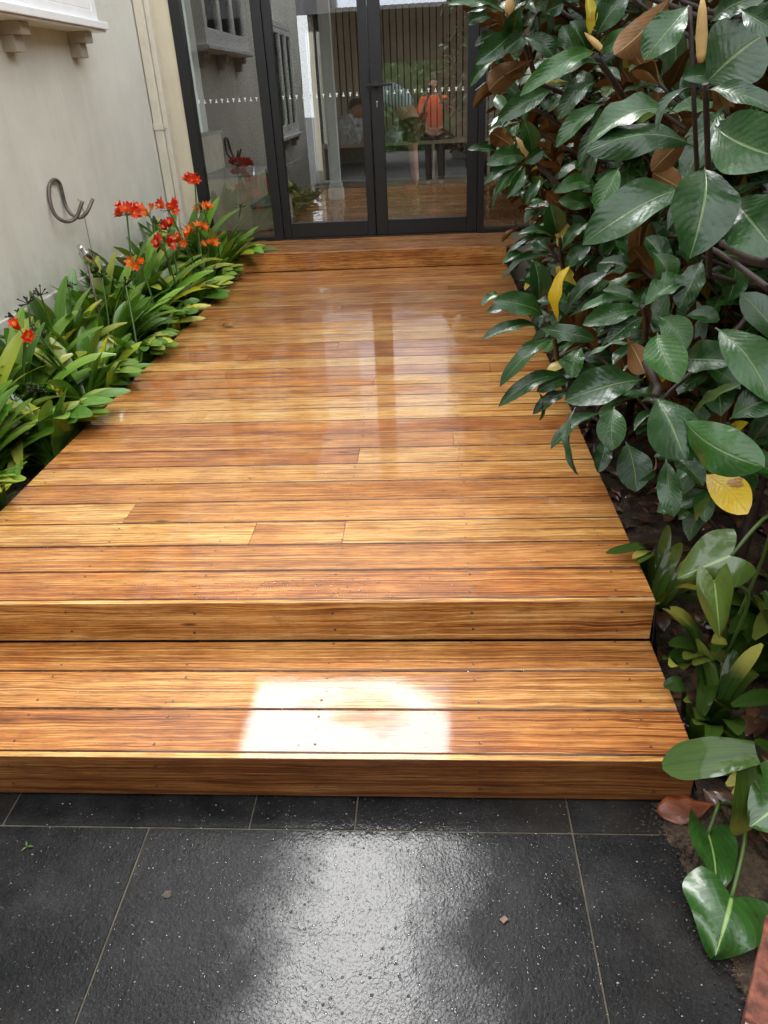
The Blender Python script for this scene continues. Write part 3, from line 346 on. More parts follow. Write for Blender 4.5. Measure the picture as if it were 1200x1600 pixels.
FLOWERS=[(-2.5,3.32,0.641,7.0,0.0),(-2.45,3.592,0.6,3.0,1.0),(-2.42,3.912,0.591,4.0,0.0),(-2.35,3.621,0.487,3.0,2.0),(-2.3,3.304,0.456,3.0,2.0),(-2.33,4.346,0.719,4.0,0.0),(-2.3,4.376,0.51,3.0,1.0),(-2.3,4.131,0.409,3.0,1.0),(-2.25,4.194,0.284,2.0,1.0),(-2.35,2.988,0.399,2.0,1.0),(-2.45,1.658,0.346,2.0,0.0),(-2.3,3.787,0.393,3.0,1.0)]
SEEDS=[(-2.55,2.087,0.412),(-2.58,1.999,0.392),(-2.6,1.884,0.353),(-2.48,1.834,0.286),(-2.4,1.528,0.103),(-2.4,1.343,0.121),(-2.58,2.471,0.369),(-2.52,2.789,0.348),(-2.4,3.567,0.526),(-2.2,5.162,0.416),(-2.3,2.572,0.344)]
HOOK=[(-2.6,2.941,0.733),(-2.64,2.908,0.655),(-2.68,2.88,0.632),(-2.71,2.836,0.65),(-2.735,2.827,0.697),(-2.745,2.843,0.771),(-2.745,2.877,0.827),(-2.745,2.949,0.851),(-2.745,3.013,0.827),(-2.745,3.018,0.761),(-2.74,3.015,0.701),(-2.71,3.0,0.655),(-2.67,3.014,0.634),(-2.63,3.038,0.661),(-2.6,3.09,0.725)]
LAMP=[(-2.55,2.652,0.528),(-2.55,2.763,0.391)]
rng = random.Random(11)
XL, XR = -2.088, 0.0
PITCH, GAP, T = 0.143, 0.0042, 0.019
ZR, YT, Y2, Z2 = -0.1331, -0.4294, 4.3995, 0.1368
DOORY = 5.02
# ================================================================== STRUCTURE
# ---- bluestone paving (slabs on a mossy grout bed)
pav = empty('paving', (0, 0, -.27), kind='structure')
bm = bmesh.new(); cl = bm.loops.layers.color.new('tone')
ZP = -.266
def slab(x0, x1, y0, y1):
    g = .0018; d = rng.uniform(-.0006, .0006)
    box(bm, x0 + g, x1 - g, y0 + g, y1 - g, ZP - .03, ZP + d, cl=cl, tone=(rng.random(), rng.random(), rng.random(), 1))
for x0, x1 in [(-2.6, -1.62), (-1.62, -1.025), (-1.025, -.778), (-.778, -.283), (-.283, .045)]: slab(x0, x1, -.517, -.30)
ry = [(-1.12, -.517), (-1.72, -1.12), (-2.32, -1.72), (-2.92, -2.32), (-3.6, -2.92)]
for k, (y0, y1) in enumerate(ry):
    off = 0 if k % 2 == 0 else .49
    xs = [-2.6, -2.24, -1.262, -.283, .045] if k % 2 == 0 else [-2.6, -1.75, -.78, .045]
    for a, b in zip(xs[:-1], xs[1:]): slab(a, b, y0, y1)
obj('slab', bm, M['stone'], pav, bevel=.0012, seg=1)
bm = bmesh.new(); box(bm, -2.62, .05, -3.6, -.28, ZP - .05, ZP - .0022)
obj('grout_bed', bm, M['grout'], pav)
# ---- ground beyond and under everything
bm = bmesh.new(); box(bm, -60, 60, -60, 60, -.62, -.52); obj('ground', bm, M['asphalt'], kind='structure')
bm = bmesh.new(); box(bm, -2.75, 3.2, -12, -3.6, -.36, -.275); obj('concrete_yard', bm, M['asphalt'], kind='structure')
# ---- soil beds
def soil(name, x0, x1, y0, y1, hf, nx, ny):
    bm = bmesh.new(); g = []
    for j in range(ny + 1):
        row = []
        for i in range(nx + 1):
            x = x0 + (x1 - x0) * i / nx; y = y0 + (y1 - y0) * j / ny; row.append(bm.verts.new((x, y, hf(x, y))))
        g.append(row)
    for j in range(ny):
        for i in range(nx): bm.faces.new((g[j][i], g[j][i+1], g[j+1][i+1], g[j+1][i]))
    return obj(name, bm, M['soil'], smooth=True, kind='structure')
def rb(x, y):
    z = -.262 + .022 * noise3(x*6, y*6, 1) + .010 * noise3(x*25, y*25, 2)
    e = x - (-.045 + .03 * noise3(3, y*7, 5) + .02 * noise3(3, y*23, 5))
    if y < -.43:
        e = x - (-.105 + (-.43 - y) * .16 + .03 * noise3(3, y*9, 5) + .018 * noise3(3, y*31, 5))
        z = ZP - .004 + max(-.004, min(.016, e * .22)) + .0035 * noise3(x*45, y*45, 2)
    elif x < .02: z = -.275
    return z
soil('soil_bed', -.2, 1.35, -1.6, 5.0, rb, 230, 560)
soil('planting_soil', -2.75, -2.095, -.6, 5.0, lambda x, y: -.235 + .02*noise3(x*7, y*7, 3) + .008*noise3(x*30, y*30, 3), 50, 240)
# ================================================================== DECK
deck = empty('timber_deck', (-1.04, 2.0, 0), label='wet oiled hardwood boardwalk deck with two steps running up to the black glass doors', cat='deck')
def boards(bm, cl, y0, n, z, rows, pitch=PITCH, xl=XL, xr=XR, tones=None, tilt=.12, ymax=None):
    for i in range(n):
        ya = y0 + i * pitch + GAP * .5; yb = y0 + (i + 1) * pitch - GAP * .5
        if ymax: yb = min(yb, ymax)
        js = [xl] + sorted(rows.get(i, [])) + [xr]
        base = tones[i] if tones and i < len(tones) else rng.uniform(.05, .95)
        for k in range(len(js) - 1):
            t = base if not isinstance(base, (list, tuple)) else base[k % len(base)]
            col = (max(.05, min(1, t + rng.uniform(-.06, .06))), rng.random(), rng.random(), 1)
            x0 = js[k] + (.0 if k == 0 else .0007); x1 = js[k+1] - (.0 if k == len(js) - 2 else .0007)
            dz = rng.uniform(-.0006, .0004); a = R(rng.uniform(-tilt, tilt)); h = (yb - ya) * .5 * math.tan(a)
            ch = .0026
            prof = [(ya, z - T), (ya, z - ch - h + dz), (ya + ch, z - h + dz), (yb - ch, z + h + dz), (yb, z - ch + h + dz), (yb, z - T)]
            va = [bm.verts.new((x0, p[0], p[1])) for p in prof]; vb = [bm.verts.new((x1, p[0], p[1])) for p in prof]
            fs = [bm.faces.new(va), bm.faces.new(vb[::-1])]
            for q in range(6): fs.append(bm.faces.new((va[q], vb[q], vb[(q+1) % 6], va[(q+1) % 6])))
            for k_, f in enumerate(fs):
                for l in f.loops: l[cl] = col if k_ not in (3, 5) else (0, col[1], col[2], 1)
JO = [-2.03, -1.62, -1.26, -.872, -.485, -.088]
def screws(bm, cl, y0, n, z, pitch=PITCH, ymax=None):
    for i in range(n):
        for jx in JO:
            for f in (.2, .8):
                y = y0 + (i + f) * pitch + rng.uniform(-.006, .006); x = jx + rng.uniform(-.007, .007)
                if ymax and y > ymax - .01: continue
                r = .0035; k = 8; c = bm.verts.new((x, y, z + .0002)); ring = [bm.verts.new((x + r*math.cos(a*2*math.pi/k), y + r*math.sin(a*2*math.pi/k), z + .0011)) for a in range(k)]
                for a in range(k):
                    q = bm.faces.new((c, ring[a], ring[(a+1) % k])); q.material_index = 1; q.smooth = True
TD = [.18, .46, [.85, .70], [.80, .66, .34], .55, .80, [.30, .85], [.45, .68], .20, .95, .88, .60, [.20, .92], .45, .95, .28, [.3, .45], .85, .90, .75, .45, .62, .30, .75, .66, .30, .5, .70, .25, .55, .6]
rowsD = {1: [], 2: [-1.164, -.871], 3: [-1.62], 5: [], 6: [-.871], 7: [-.505], 9: [-1.587], 12: [-.862], 15: [-1.569], 18: [-.47], 20: [-1.8], 22: [-1.165], 25: [-1.501, -.467], 27: [-.451], 29: [-1.26], 13: [-.3], 16: [-1.1]}
bm = bmesh.new(); cl = bm.loops.layers.color.new('tone')
nD = int((Y2 - T) / PITCH) + 1
boards(bm, cl, T, nD, 0, rowsD, tones=TD, ymax=Y2 - .002); screws(bm, cl, T, nD, 0, ymax=Y2)
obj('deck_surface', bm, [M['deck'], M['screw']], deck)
def fascia(name, y, ztop, zbot, tone, xl=XL, xr=XR, sc=True, **kw):
    bm = bmesh.new(); cl = bm.loops.layers.color.new('tone')
    fs_ = box(bm, xl, xr, y, y + T - .0015, zbot, ztop, cl=cl, tone=tone)
    for l in fs_[1].loops: l[cl] = (.88, tone[1] + .2, tone[2] + .1, 1)  # top edge toned paler to imitate the light it catches
    bmesh.ops.bevel(bm, geom=[e for e in bm.edges], offset=.0015, segments=1, affect='EDGES')
    for jx in (JO if sc else []):
        for f in (.25, .75):
            x = jx + rng.uniform(-.008, .008); z = zbot + (ztop - zbot) * f + rng.uniform(-.006, .006); r = .0042; k = 8
            c = bm.verts.new((x, y - .0002, z)); ring = [bm.verts.new((x + r*math.cos(a*2*math.pi/k), y - .0011, z + r*math.sin(a*2*math.pi/k))) for a in range(k)]
            for a in range(k):
                q = bm.faces.new((c, ring[(a+1) % k], ring[a])); q.material_index = 1
    return obj(name, bm, [M["riser"], M["screw"]], deck, **kw)
fascia('fascia', 0, 0.0005, ZR + .004, (.80, .31, .77, 1), label='brown knotty fascia board under the deck edge')
fascia('fascia', YT, ZR + .0005, -.2582, (.10, .63, .12, 1), label='dark brown wet fascia board of the lowest step')
fascia('fascia', Y2, Z2 + .0005, .004, (.60, .17, .42, 1), label='reddish fascia board of the top step below the doors')
bm = bmesh.new(); cl = bm.loops.layers.color.new('tone')
boards(bm, cl, YT + T, 3, ZR, {}, tones=[.30, .72, .55], tilt=.15, ymax=-.001); screws(bm, cl, YT + T, 3, ZR, ymax=0)
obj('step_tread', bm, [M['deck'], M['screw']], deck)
bm = bmesh.new(); cl = bm.loops.layers.color.new('tone')
boards(bm, cl, Y2 + T, 5, Z2, {2: [-1.2]}, tones=[.45, .6, .4, .55, .5], xr=.075, ymax=DOORY + .01)
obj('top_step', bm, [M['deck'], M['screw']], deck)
# frame under the boards
bm = bmesh.new()
box(bm, XL + .01, XR - .03, T + .002, 4.98, -.24, -T - .001); box(bm, XL + .01, XR - .03, YT + T + .001, -.001, -.262, ZR - T - .001); box(bm, XL + .01, XR - .03, Y2 + T + .001, 4.98, .0, Z2 - T - .001)
obj('subframe', bm, M['joist'], deck)
# rippled black barrier sheet between deck and bed
bm = bmesh.new(); g = []
for j in range(260):
    y = -.40 + 5.3 * j / 259; row = []
    for i in range(7):
        z = (-.02 if y > 0 else -.15) - .06 * i + .006*noise3(1, y*9, i); x = .004 + .010 * i + .008 * noise3(i*.9, y*14, 2) + .010*noise3(i*.3, y*5, 9)
        row.append(bm.verts.new((x, y, z)))
    g.append(row)
for j in range(259):
    for i in range(6): bm.faces.new((g[j][i], g[j+1][i], g[j+1][i+1], g[j][i+1]))
o = obj('root_barrier', bm, M['black'], smooth=True, label='rippled black plastic sheet between deck edge and right garden bed', cat='barrier sheet')
sm = o.modifiers.new('s', 'SOLIDIFY'); sm.thickness = .0015
# ================================================================== LEFT HOUSE WALL
hw = empty('house_wall', (-2.76, 2, 0), label='grey green rendered house wall along the left of the garden bed', cat='wall')
WX = -2.76
bm = bmesh.new()
# wall with two window openings
def wallX(bm, x0, x1, y0, y1, z0, z1, holes):
    ys = sorted({y0, y1, *[h[0] for h in holes], *[h[1] for h in holes]})
    for a, b in zip(ys[:-1], ys[1:]):
        hh = [h for h in holes if h[0] <= a and h[1] >= b]
        if not hh: box(bm, x0, x1, a, b, z0, z1)
        else:
            h = hh[0]; box(bm, x0, x1, a, b, z0, h[2]); box(bm, x0, x1, a, b, h[3], z1)
W1 = (1.90, 3.74, 1.66, 2.95); W2 = (-1.55, .60, .70, 2.15)
wallX(bm, WX - .24, WX, -3.1, 5.03, -.5, 4.4, [W1, W2])
bmesh.ops.remove_doubles(bm, verts=bm.verts, dist=.0005)
obj('rendered_wall', bm, M['render_grey'], hw)
bm = bmesh.new(); box(bm, WX, WX + .018, -2.1, 4.94, -.5, .285); obj('plinth', bm, M['render_grey'], hw, bevel=.004)
bm = bmesh.new(); box(bm, WX - .3, WX + .04, -2.3, 5.0, 4.4, 4.45); obj('eave', bm, M['white'], hw)
bm = bmesh.new(); box(bm, WX + .04, WX + .12, -2.3, 4.9, 4.38, 4.48); obj('gutter', bm, M['roof'], hw)
# box bay window of white timber
def bay_window(Y0, Y1, Z0, Z1, depth, nb, parent_name, lab, sashes):
    w = empty('bay_window', (WX, (Y0 + Y1)/2, Z0), label=lab, cat='window')
    X1 = WX + depth
    bm = bmesh.new(); box(bm, WX + .001, X1 + .035, Y0 - .06, Y1 + .06, Z0 - .04, Z0); box(bm, WX+.001, X1 + .018, Y0 - .05, Y1 + .05, Z0 - .052, Z0 - .0405)
    obj('sill', bm, M['white'], w, bevel=.004)
    bm = bmesh.new()
    box(bm, WX + .001, X1, Y0, Y0 + .07, Z0 + .0005, Z1); box(bm, WX + .001, X1, Y1 - .07, Y1, Z0 + .0005, Z1); box(bm, WX + .001, X1, Y0 + .0705, Y1 - .0705, Z1 - .08, Z1)
    box(bm, X1 - .03, X1, Y0 + .0705, Y1 - .0705, Z0 + .0005, Z0 + .055)
    obj('frame', bm, M['white'], w, bevel=.004)
    n = sashes; wd = (Y1 - Y0 - .14) / n
    for k in range(n):
        a = Y0 + .07 + k * wd; b = a + wd; bm = bmesh.new()
        xs0, xs1 = X1 - .045, X1 - .006; f = .055
        box(bm, xs0, xs1, a + .002, a + f, Z0 + .057, Z1 - .082); box(bm, xs0, xs1, b - f, b - .002, Z0 + .057, Z1 - .082)
        box(bm, xs0, xs1, a + f + .0005, b - f - .0005, Z0 + .057, Z0 + .135); box(bm, xs0, xs1, a + f + .0005, b - f - .0005, Z1 - .15, Z1 - .082)
        so_ = obj('sash', bm, M['white'], w, bevel=.004)
        bm = bmesh.new(); box(bm, xs0 + .015, xs0 + .021, a + f, b - f, Z0 + .135, Z1 - .15); obj('pane', bm, M['glass'], so_)
        bm = bmesh.new(); ng = 14; pv = []
        for i in range(ng * 2 + 1):
            y = a + f - .02 + (b - a - 2*f + .04) * i / (ng * 2); x = xs0 - .05 + (.016 if i % 2 else -.004) + .006 * noise3(i, k, 3)
            pv.append((bm.verts.new((x, y, Z0 + .06)), bm.verts.new((x, y, Z1 - .1))))
        for q in range(len(pv) - 1): bm.faces.new((pv[q][0], pv[q+1][0], pv[q+1][1], pv[q][1]))
        obj('curtain', bm, M['cloth'], w)
    for k in range(nb):
        yb = Y0 + .10 + (Y1 - Y0 - .2) * k / (nb - 1)
        bm = bmesh.new(); wy = .052
        box(bm, WX + .001, WX + .115, yb - wy, yb + wy, Z0 - .112, Z0 - .0525); box(bm, WX + .001, WX + .068, yb - wy, yb + wy, Z0 - .187, Z0 - .1125)
        obj('bracket', bm, M['bracket'], w, bevel=.003)
    bm = bmesh.new(); box(bm, WX - .2, WX + .001, Y0, Y1, Z0 - .001, Z0 + .002); box(bm, WX - .23, WX - .2, Y0, Y1, Z0, Z1); obj('reveal', bm, M['dark'], w)
    return w
bay_window(1.88, 3.76, 1.66, 2.95, .155, 3, '', 'white timber bay window on stepped brackets high on the left wall', 3)
bay_window(-1.55, .60, .70, 2.12, .12, 3, '', 'second white timber window further back along the left wall seen in the door glass', 4)
# downpipe in the corner
dp = empty('downpipe', (-2.72, 4.96, 0), label='cream rectangular downpipe in the corner beside the glass doors', cat='downpipe')
bm = bmesh.new(); box(bm, -2.752, -2.682, 4.905, 4.962, -.24, 4.55); obj('pipe', bm, M['pipe'], dp, bevel=.006)
bm = bmesh.new(); box(bm, -2.7535, -2.676, 4.898, 4.968, 1.02, 1.065); box(bm, -2.676, -2.655, 4.92, 4.926, 1.03, 1.055); obj('strap', bm, M['pipe'], dp, bevel=.002)
bm = bmesh.new(); box(bm, -2.679, -2.640, 4.93, 5.018, -.24, 4.55); obj('corner_batten', bm, M['pipe'], dp, bevel=.003)
# wall hook
bm = bmesh.new(); tube(bm, smooth_path(HOOK, 4), .0105, 10); obj('hose_hook', bm, M['steel'], smooth=False, label='grey bent steel hose hook on the left rendered wall', cat='hook')
bm = bmesh.new(); hx = Vector(HOOK[-1])
tube(bm, smooth_path([(hx.x - .10, hx.y + .02, hx.z - .0), (hx.x - .12, hx.y + .10, hx.z - .04), (WX + .022, hx.y + .14, hx.z - .16), (WX + .022, hx.y + .13, hx.z - .40)], 5), .0022, 5)
obj('wall_wire', bm, M['steel'], label='thin loose wire hanging down the wall beside the hose hook', cat='wire')
# garden spotlight in the left bed
la, lb = Vector(LAMP[0]), Vector(LAMP[1]); ax = (lb - la).normalized(); sp_ = empty('garden_spotlight', (lb.x, lb.y, -.2), label='small silver garden spotlight on a stake among the leaves', cat='spotlight')
bm = bmesh.new(); tube(bm, [la, la + ax*.002, la + ax * .05, la + ax * .052, lb - ax*.002, lb], [.006, .016, .020, .028, .030, .027], 14); obj('housing', bm, M['chrome'], sp_)
bm = bmesh.new(); tube(bm, [lb + ax*.001, lb + ax * .02], [.029, .029], 14); obj('lens_ring', bm, M['frame'], sp_)
bm = bmesh.new(); tube(bm, [(la + lb)/2 - Vector((0, 0, .03)), ((la + lb)/2).xy.to_3d() + Vector((0, 0, -.22))], .007, 8); obj('stake', bm, M['steel'], sp_)
# ================================================================== HOUSE FRONT WITH DOORS
ff = empty('house_front', (-1, DOORY, 0), label='beige rendered rear house front with opening around the black glazed doors', cat='house')
DX0, DX1, DZ0, DZ1 = -2.518, .56, .1372, 2.36
bm = bmesh.new()
for bb in [(WX - .24, DX0, -.5, DZ1), (DX1, 3.3, -.5, DZ1), (WX - .24, 3.3, DZ1, 4.35), (DX0, DX1, -.5, DZ0 - .003)]:
    box(bm, bb[0], bb[1], DOORY, DOORY + .22, bb[2], bb[3])
obj('front_wall', bm, M['render_beige'], ff)
bm = bmesh.new(); box(bm, WX, 3.3, 4.93, 5.5, 4.35, 4.50); obj('parapet', bm, M['roof'], ff, bevel=.01)
bm = bmesh.new(); box(bm, -.44, 3.3, 5.01, 5.23, 4.501, 6.6); obj('sky_blocker', bm, M['render_beige'], ff)  # unseen block added to cut the right edge of the sky reflection
# frame: posts, leaves
gd = empty('glass_doors', (-1, DOORY + .02, DZ0), label='black framed glazed double doors with fixed side panes at the deck end', cat='door')
FY0, FY1 = DOORY - .01, DOORY + .085
def fr(name, boxes, **k):
    bm = bmesh.new()
    for b in boxes: box(bm, *b)
    return obj(name, bm, M['frame'], gd, bevel=.0025, **k)
P1, P2, P3, P4 = -2.438, -1.905, -1.826, -.155
fr('frame', [(DX0, P1, FY0, FY1, DZ0, DZ1), (P1 + .0005, P2, FY0, FY1, DZ0, .1705), (P1 + .0005, P2, FY0, FY1, DZ1 - .05, DZ1), (P2 + .0005, P3, FY0, FY1, DZ0, DZ1),
             (-.195, -.14, FY0, FY1, DZ0, DZ1), (-.1395, DX1 - .05, FY0, FY1, DZ0, .1705), (-.1395, DX1 - .05, FY0, FY1, DZ1 - .05, DZ1), (DX1 - .0495, DX1, FY0, FY1, DZ0, DZ1),
             (P3 + .0005, -.1955, FY0, FY1, DZ1 - .05, DZ1), (P3 + .0005, -.1955, FY0 + .01, FY1, DZ0, .148)])
def pane(x0, x1, z0, z1, parent, n=0):
    bm = bmesh.new(); box(bm, x0 - .006, x1 + .006, DOORY + .042, DOORY + .048, z0 - .006, z1 + .006); g = obj('pane', bm, M['glass'], parent)
    if n:
        bm = bmesh.new(); y = DOORY + .0405
        for i in range(n):
            cx = x0 + .035 + (x1 - x0 - .07) * i / (n - 1); s_ = 1 if i % 2 else -1; cz = 1.20; a = .014
            pts = [(cx - a*.8, cz - s_*a*.9), (cx + a*.8, cz - s_*a*.9), (cx + a*.22, cz + s_*a*.1), (cx + a*.22, cz + s_*a), (cx - a*.22, cz + s_*a), (cx - a*.22, cz + s_*a*.1)]
            va = [bm.verts.new((p[0], y, p[1])) for p in pts]; vb = [bm.verts.new((p[0], y + .0008, p[1])) for p in pts]
            bm.faces.new(va); bm.faces.new(vb[::-1])
            for q in range(6): bm.faces.new((va[q], va[(q+1) % 6], vb[(q+1) % 6], vb[q]))
        obj('safety_decal', bm, M['decal'], g, label='row of small white safety marks on the pane')
    return g
pane(P1, P2, .1705, DZ1 - .05, gd, 11)
pane(-.1395, DX1 - .05, .1705, DZ1 - .05, gd)
LY0, LY1 = DOORY + .004, DOORY + .062
for nm, x0, x1, sL, sR in [('door_leaf', P3 + .003, -1.037, .062, .070), ('door_leaf', -1.031, -.198, .094, .082)]:
    bm = bmesh.new(); zb, zt = .152, DZ1 - .054
    box(bm, x0, x0 + sL, LY0, LY1, zb, zt); box(bm, x1 - sR, x1, LY0, LY1, zb, zt)
    box(bm, x0 + sL + .0005, x1 - sR - .0005, LY0, LY1, zb, .268); box(bm, x0 + sL + .0005, x1 - sR - .0005, LY0, LY1, zt - .09, zt)
    lf = obj(nm, bm, M['frame'], gd, bevel=.0025)
    pane(x0 + sL, x1 - sR, .268, zt - .09, lf, 12)
bm = bmesh.new(); tube(bm, [(-1.037, LY0 - .004, .15), (-1.037, LY0 - .004, DZ1 - .06)], .006, 6); obj('door_seal', bm, M['frame'], gd)
bm = bmesh.new(); box(bm, -1.005, -.965, LY0 - .008, LY0 - .001, 1.235, 1.275); box(bm, -1.0, -.972, LY0 - .05, LY0 - .008, 1.245, 1.262); box(bm, -1.06, -.86, LY0 - .062, LY0 - .050, 1.243, 1.263)
obj('lever_handle', bm, M['frame'], gd, bevel=.003)
bm = bmesh.new(); tube(bm, [(-.985, LY0 - .012, 1.135), (-.985, LY0 - .0005, 1.135)], .0085, 12); box(bm, -.990, -.980, LY0 - .012, LY0 - .0005, 1.100, 1.132); obj('lock_cylinder', bm, M['chrome'], gd, bevel=.0015)
s = NT('streak_tint'); s.t.nodes.remove(s.p); tr = s.n('ShaderNodeBsdfTransparent'); tr.inputs[0].default_value = (.46, .47, .50, 1); s.L(tr.outputs[0], s.out.inputs['Surface']); M['tinted'] = s.m  # tint that dims daylight through the added rear opening
# ================================================================== ROOM BEHIND THE GLASS
rm = empty('interior_room', (-1, 7, 0), label='dim room behind the glass doors with timber batten back wall', cat='room')
IZ = .138; YB = 9.32
bm = bmesh.new(); cl = bm.loops.layers.color.new('tone')
for i in range(44):
    y = 5.10 + i * .098
    xs = [-3.6, rng.uniform(-2.8, -1.6), rng.uniform(-.9, .6), 3.2]
    for a, b in zip(xs[:-1], xs[1:]): box(bm, a + .0006, b - .0006, y + .0006, y + .0974, IZ - .02, IZ, cl=cl, tone=(rng.uniform(.2, .9), rng.random(), rng.random(), 1))
obj('floorboards', bm, M['floor_in'], rm)
bm = bmesh.new()
box(bm, -3.75, -3.6, 5.245, 9.6, IZ, 3.6)
box(bm, 3.2, 3.3, 5.245, 5.8, IZ, 3.6); box(bm, 3.2, 3.3, 5.8, 9.2, IZ, .5); box(bm, 3.2, 3.3, 5.8, 9.2, 2.6, 3.6); box(bm, 3.2, 3.3, 9.2, 9.6, IZ, 3.6)  # side opening added to brighten the room
box(bm, -3.75, 3.3, 5.245, 9.6, 3.6, 3.7)
obj('plaster_shell', bm, M['plaster'], rm)
bm = bmesh.new(); box(bm, -1.87, 3.2, YB + .05, YB + .28, IZ, 2.12); box(bm, -1.87, -1.75, YB + .05, YB + .28, 2.12, 3.6); box(bm, -.345, 3.2, YB + .05, YB + .28, 2.12, 3.6); box(bm, -1.75, -.345, YB+.05, YB+.28, 3.5, 3.6); box(bm, -3.6, -2.11, YB + .05, YB + .28, IZ, 3.6); box(bm, -2.11, -1.87, YB+.05, YB+.28, 1.9, 3.6); box(bm, -2.11, -1.87, YB+.05, YB+.28, IZ, .30); obj('back_panel', bm, M['dark'], rm)  # high opening added to throw pale streaks onto the deck
bm = bmesh.new(); box(bm, -1.75, -.345, YB + .1, YB + .105, 2.12, 3.5); obj('streak_pane', bm, M['tinted'], rm)  # pane in the added opening, softens the deck streaks
bm = bmesh.new(); x = -1.86
while x < 3.1:
    box(bm, x, x + .066, YB, YB + .045, IZ, 2.12); x += .082
obj('batten_lining', bm, M['batten'], rm)
bm = bmesh.new(); box(bm, -1.72, -1.60, 7.62, 7.74, IZ + .17, 3.60); box(bm, -1.745, -1.575, 7.595, 7.765, IZ, IZ + .12); box(bm, -1.732, -1.588, 7.608, 7.752, IZ + .12, IZ + .17)
obj('interior_column', bm, M['offwhite'], bevel=.004, label='square white interior column standing behind the left door pane', cat='column')
bm = bmesh.new(); box(bm, -2.86, -2.66, 6.0, 6.2, .951, 3.60); obj('interior_column', bm, M['offwhite'], bevel=.004, label='wide pale column standing on the stone plinth behind the far left pane', cat='column')
for k, (x0, x1, y0, y1, zt, lb_) in enumerate([(-3.2, -2.62, 5.75, 6.5, .95, 'taller sandstone plinth with slate cap inside the far left pane'), (-2.60, -2.20, 5.65, 6.4, .62, 'middle sandstone plinth with slate cap stepping down indoors'), (-2.19, -1.95, 5.6, 6.3, .36, 'lowest sandstone plinth with slate cap beside the left door leaf')]):
    pl = empty('stone_plinth', (x0, y0, IZ), label=lb_, cat='plinth', group='stepped stone plinths indoors')
    bm = bmesh.new(); box(bm, x0, x1, y0, y1, IZ, zt - .03); obj('block', bm, M['sandstone'], pl, bevel=.006)
    bm = bmesh.new(); box(bm, x0 - .02, x1 + .012, y0 - .03, y1 + .02, zt - .0295, zt); obj('cap', bm, M['slate'], pl, bevel=.004)
# side glazing frame letting light in
bm = bmesh.new()
box(bm, -2.0, -1.965, YB - .02, YB + .06, .30, 1.9)
box(bm, -2.13, -2.10, YB - .02, YB + .06, IZ, 2.25); obj('rear_window_frame', bm, M['frame'], label='black door frame with bright daylight at the back left of the room', cat='window')
bm = bmesh.new(); box(bm, -5, -1.85, 10.9, 11.1, -.5, 4.2); obj('sky_screen_wall', bm, M['render_beige'], label='added pale wall dimming the sky in the narrow rear window indoors', cat='wall')  # wall added so the rear window shows less bright sky
# bench with cubbies
be = empty('storage_bench', (-1, 9, IZ), label='low timber cubby bench along the batten wall indoors', cat='bench')
bm = bmesh.new(); box(bm, -1.95, .9, 8.86, 9.31, .60, .64); obj('bench_top', bm, M['batten'], be, bevel=.003)
bm = bmesh.new()
for x in (-1.95, -1.25, -.55, .15, .86): box(bm, x, x + .035, 8.88, 9.31, IZ + .05, .599)
box(bm, -1.95, .9, 8.88, 9.31, IZ, IZ + .05); obj('divider', bm, M['batten'], be, bevel=.002)
bm = bmesh.new(); box(bm, -1.93, .88, 9.285, 9.31, IZ + .05, .599); obj('back', bm, M['dark'], be)
def heap(name, c, sz, mat, seed, **k):
    bm = bmesh.new(); bmesh.ops.create_icosphere(bm, subdivisions=5, radius=1)
    for v in bm.verts:
        n = v.co.copy(); d = 1 + .30 * noise3(n.x*2 + seed, n.y*2, n.z*2) + .16 * abs(noise3(n.x*5 + seed, n.y*5, n.z*5)) + .07 * noise3(n.x*13, n.y*13 + seed, n.z*13)
        v.co = Vector((n.x*sz[0]*d, n.y*sz[1]*d, max(-.0, n.z)*sz[2]*d)) + Vector(c)
    return obj(name, bm, mat, smooth=True, **k)
heap('laundry_pile', (-1.62, 9.05, .64), (.26, .16, .30), M['cloth'], 3, label='crumpled grey laundry heaped on the bench behind the left door', cat='laundry')
heap('bag', (-.62, 9.05, .64), (.30, .15, .13), M['hair'], 7, label='dark soft bag lying on the bench behind the right door', cat='bag')
heap('cushion', (-1.02, 9.05, .64), (.12, .12, .16), M['cloth'], 9, label='pale crumpled cushion on the bench beside the bending person', cat='cushion')
# ================================================================== BEHIND THE CAMERA (seen in reflections)
cp = empty('carport', (0, -6, -.27), label='dark carport behind the photographer mirrored in the door glass', cat='carport')
bm = bmesh.new()
box(bm, -2.75, -1.75, -8.1, -7.95, -.5, 2.55); box(bm, -.05, 3.2, -8.1, -7.95, -.5, 2.55); box(bm, -1.75, -.05, -8.1, -7.95, 1.75, 2.55)
box(bm, -2.75, -2.65, -7.95, -4.3, -.5, 2.55); box(bm, 3.1, 3.2, -7.95, -4.3, -.5, 2.55); obj('wall', bm, M['bracket'], cp)
bm = bmesh.new(); box(bm, -2.9, 3.4, -8.2, -4.1, 2.551, 2.62); obj('soffit', bm, M['roof'], cp)
bm = bmesh.new(); box(bm, -2.9, 3.4, -4.1, -4.02, 2.45, 2.86); obj('fascia_board', bm, M['roof'], cp)
for px_ in (-2.6, .5):
    bm = bmesh.new(); box(bm, px_, px_ + .1, -4.3, -4.2, -.28, 2.54); obj('post', bm, M['frame'], cp)
bm = bmesh.new(); hr = random.Random(3)
for i in range(2600):
    c = Vector((hr.uniform(-2.1, 3), hr.uniform(-11.5, -11.0), hr.uniform(-.4, 2.6 + .5*noise3(i*.01, 0, 0)))); a = Euler((hr.random()*6, hr.random()*6, 0)).to_matrix(); s_ = hr.uniform(.06, .12)
    bm.faces.new([bm.verts.new(c + a @ Vector(q) * s_) for q in ((-1, 0, 0), (0, -.5, 0), (1, 0, 0), (0, .5, 0))])
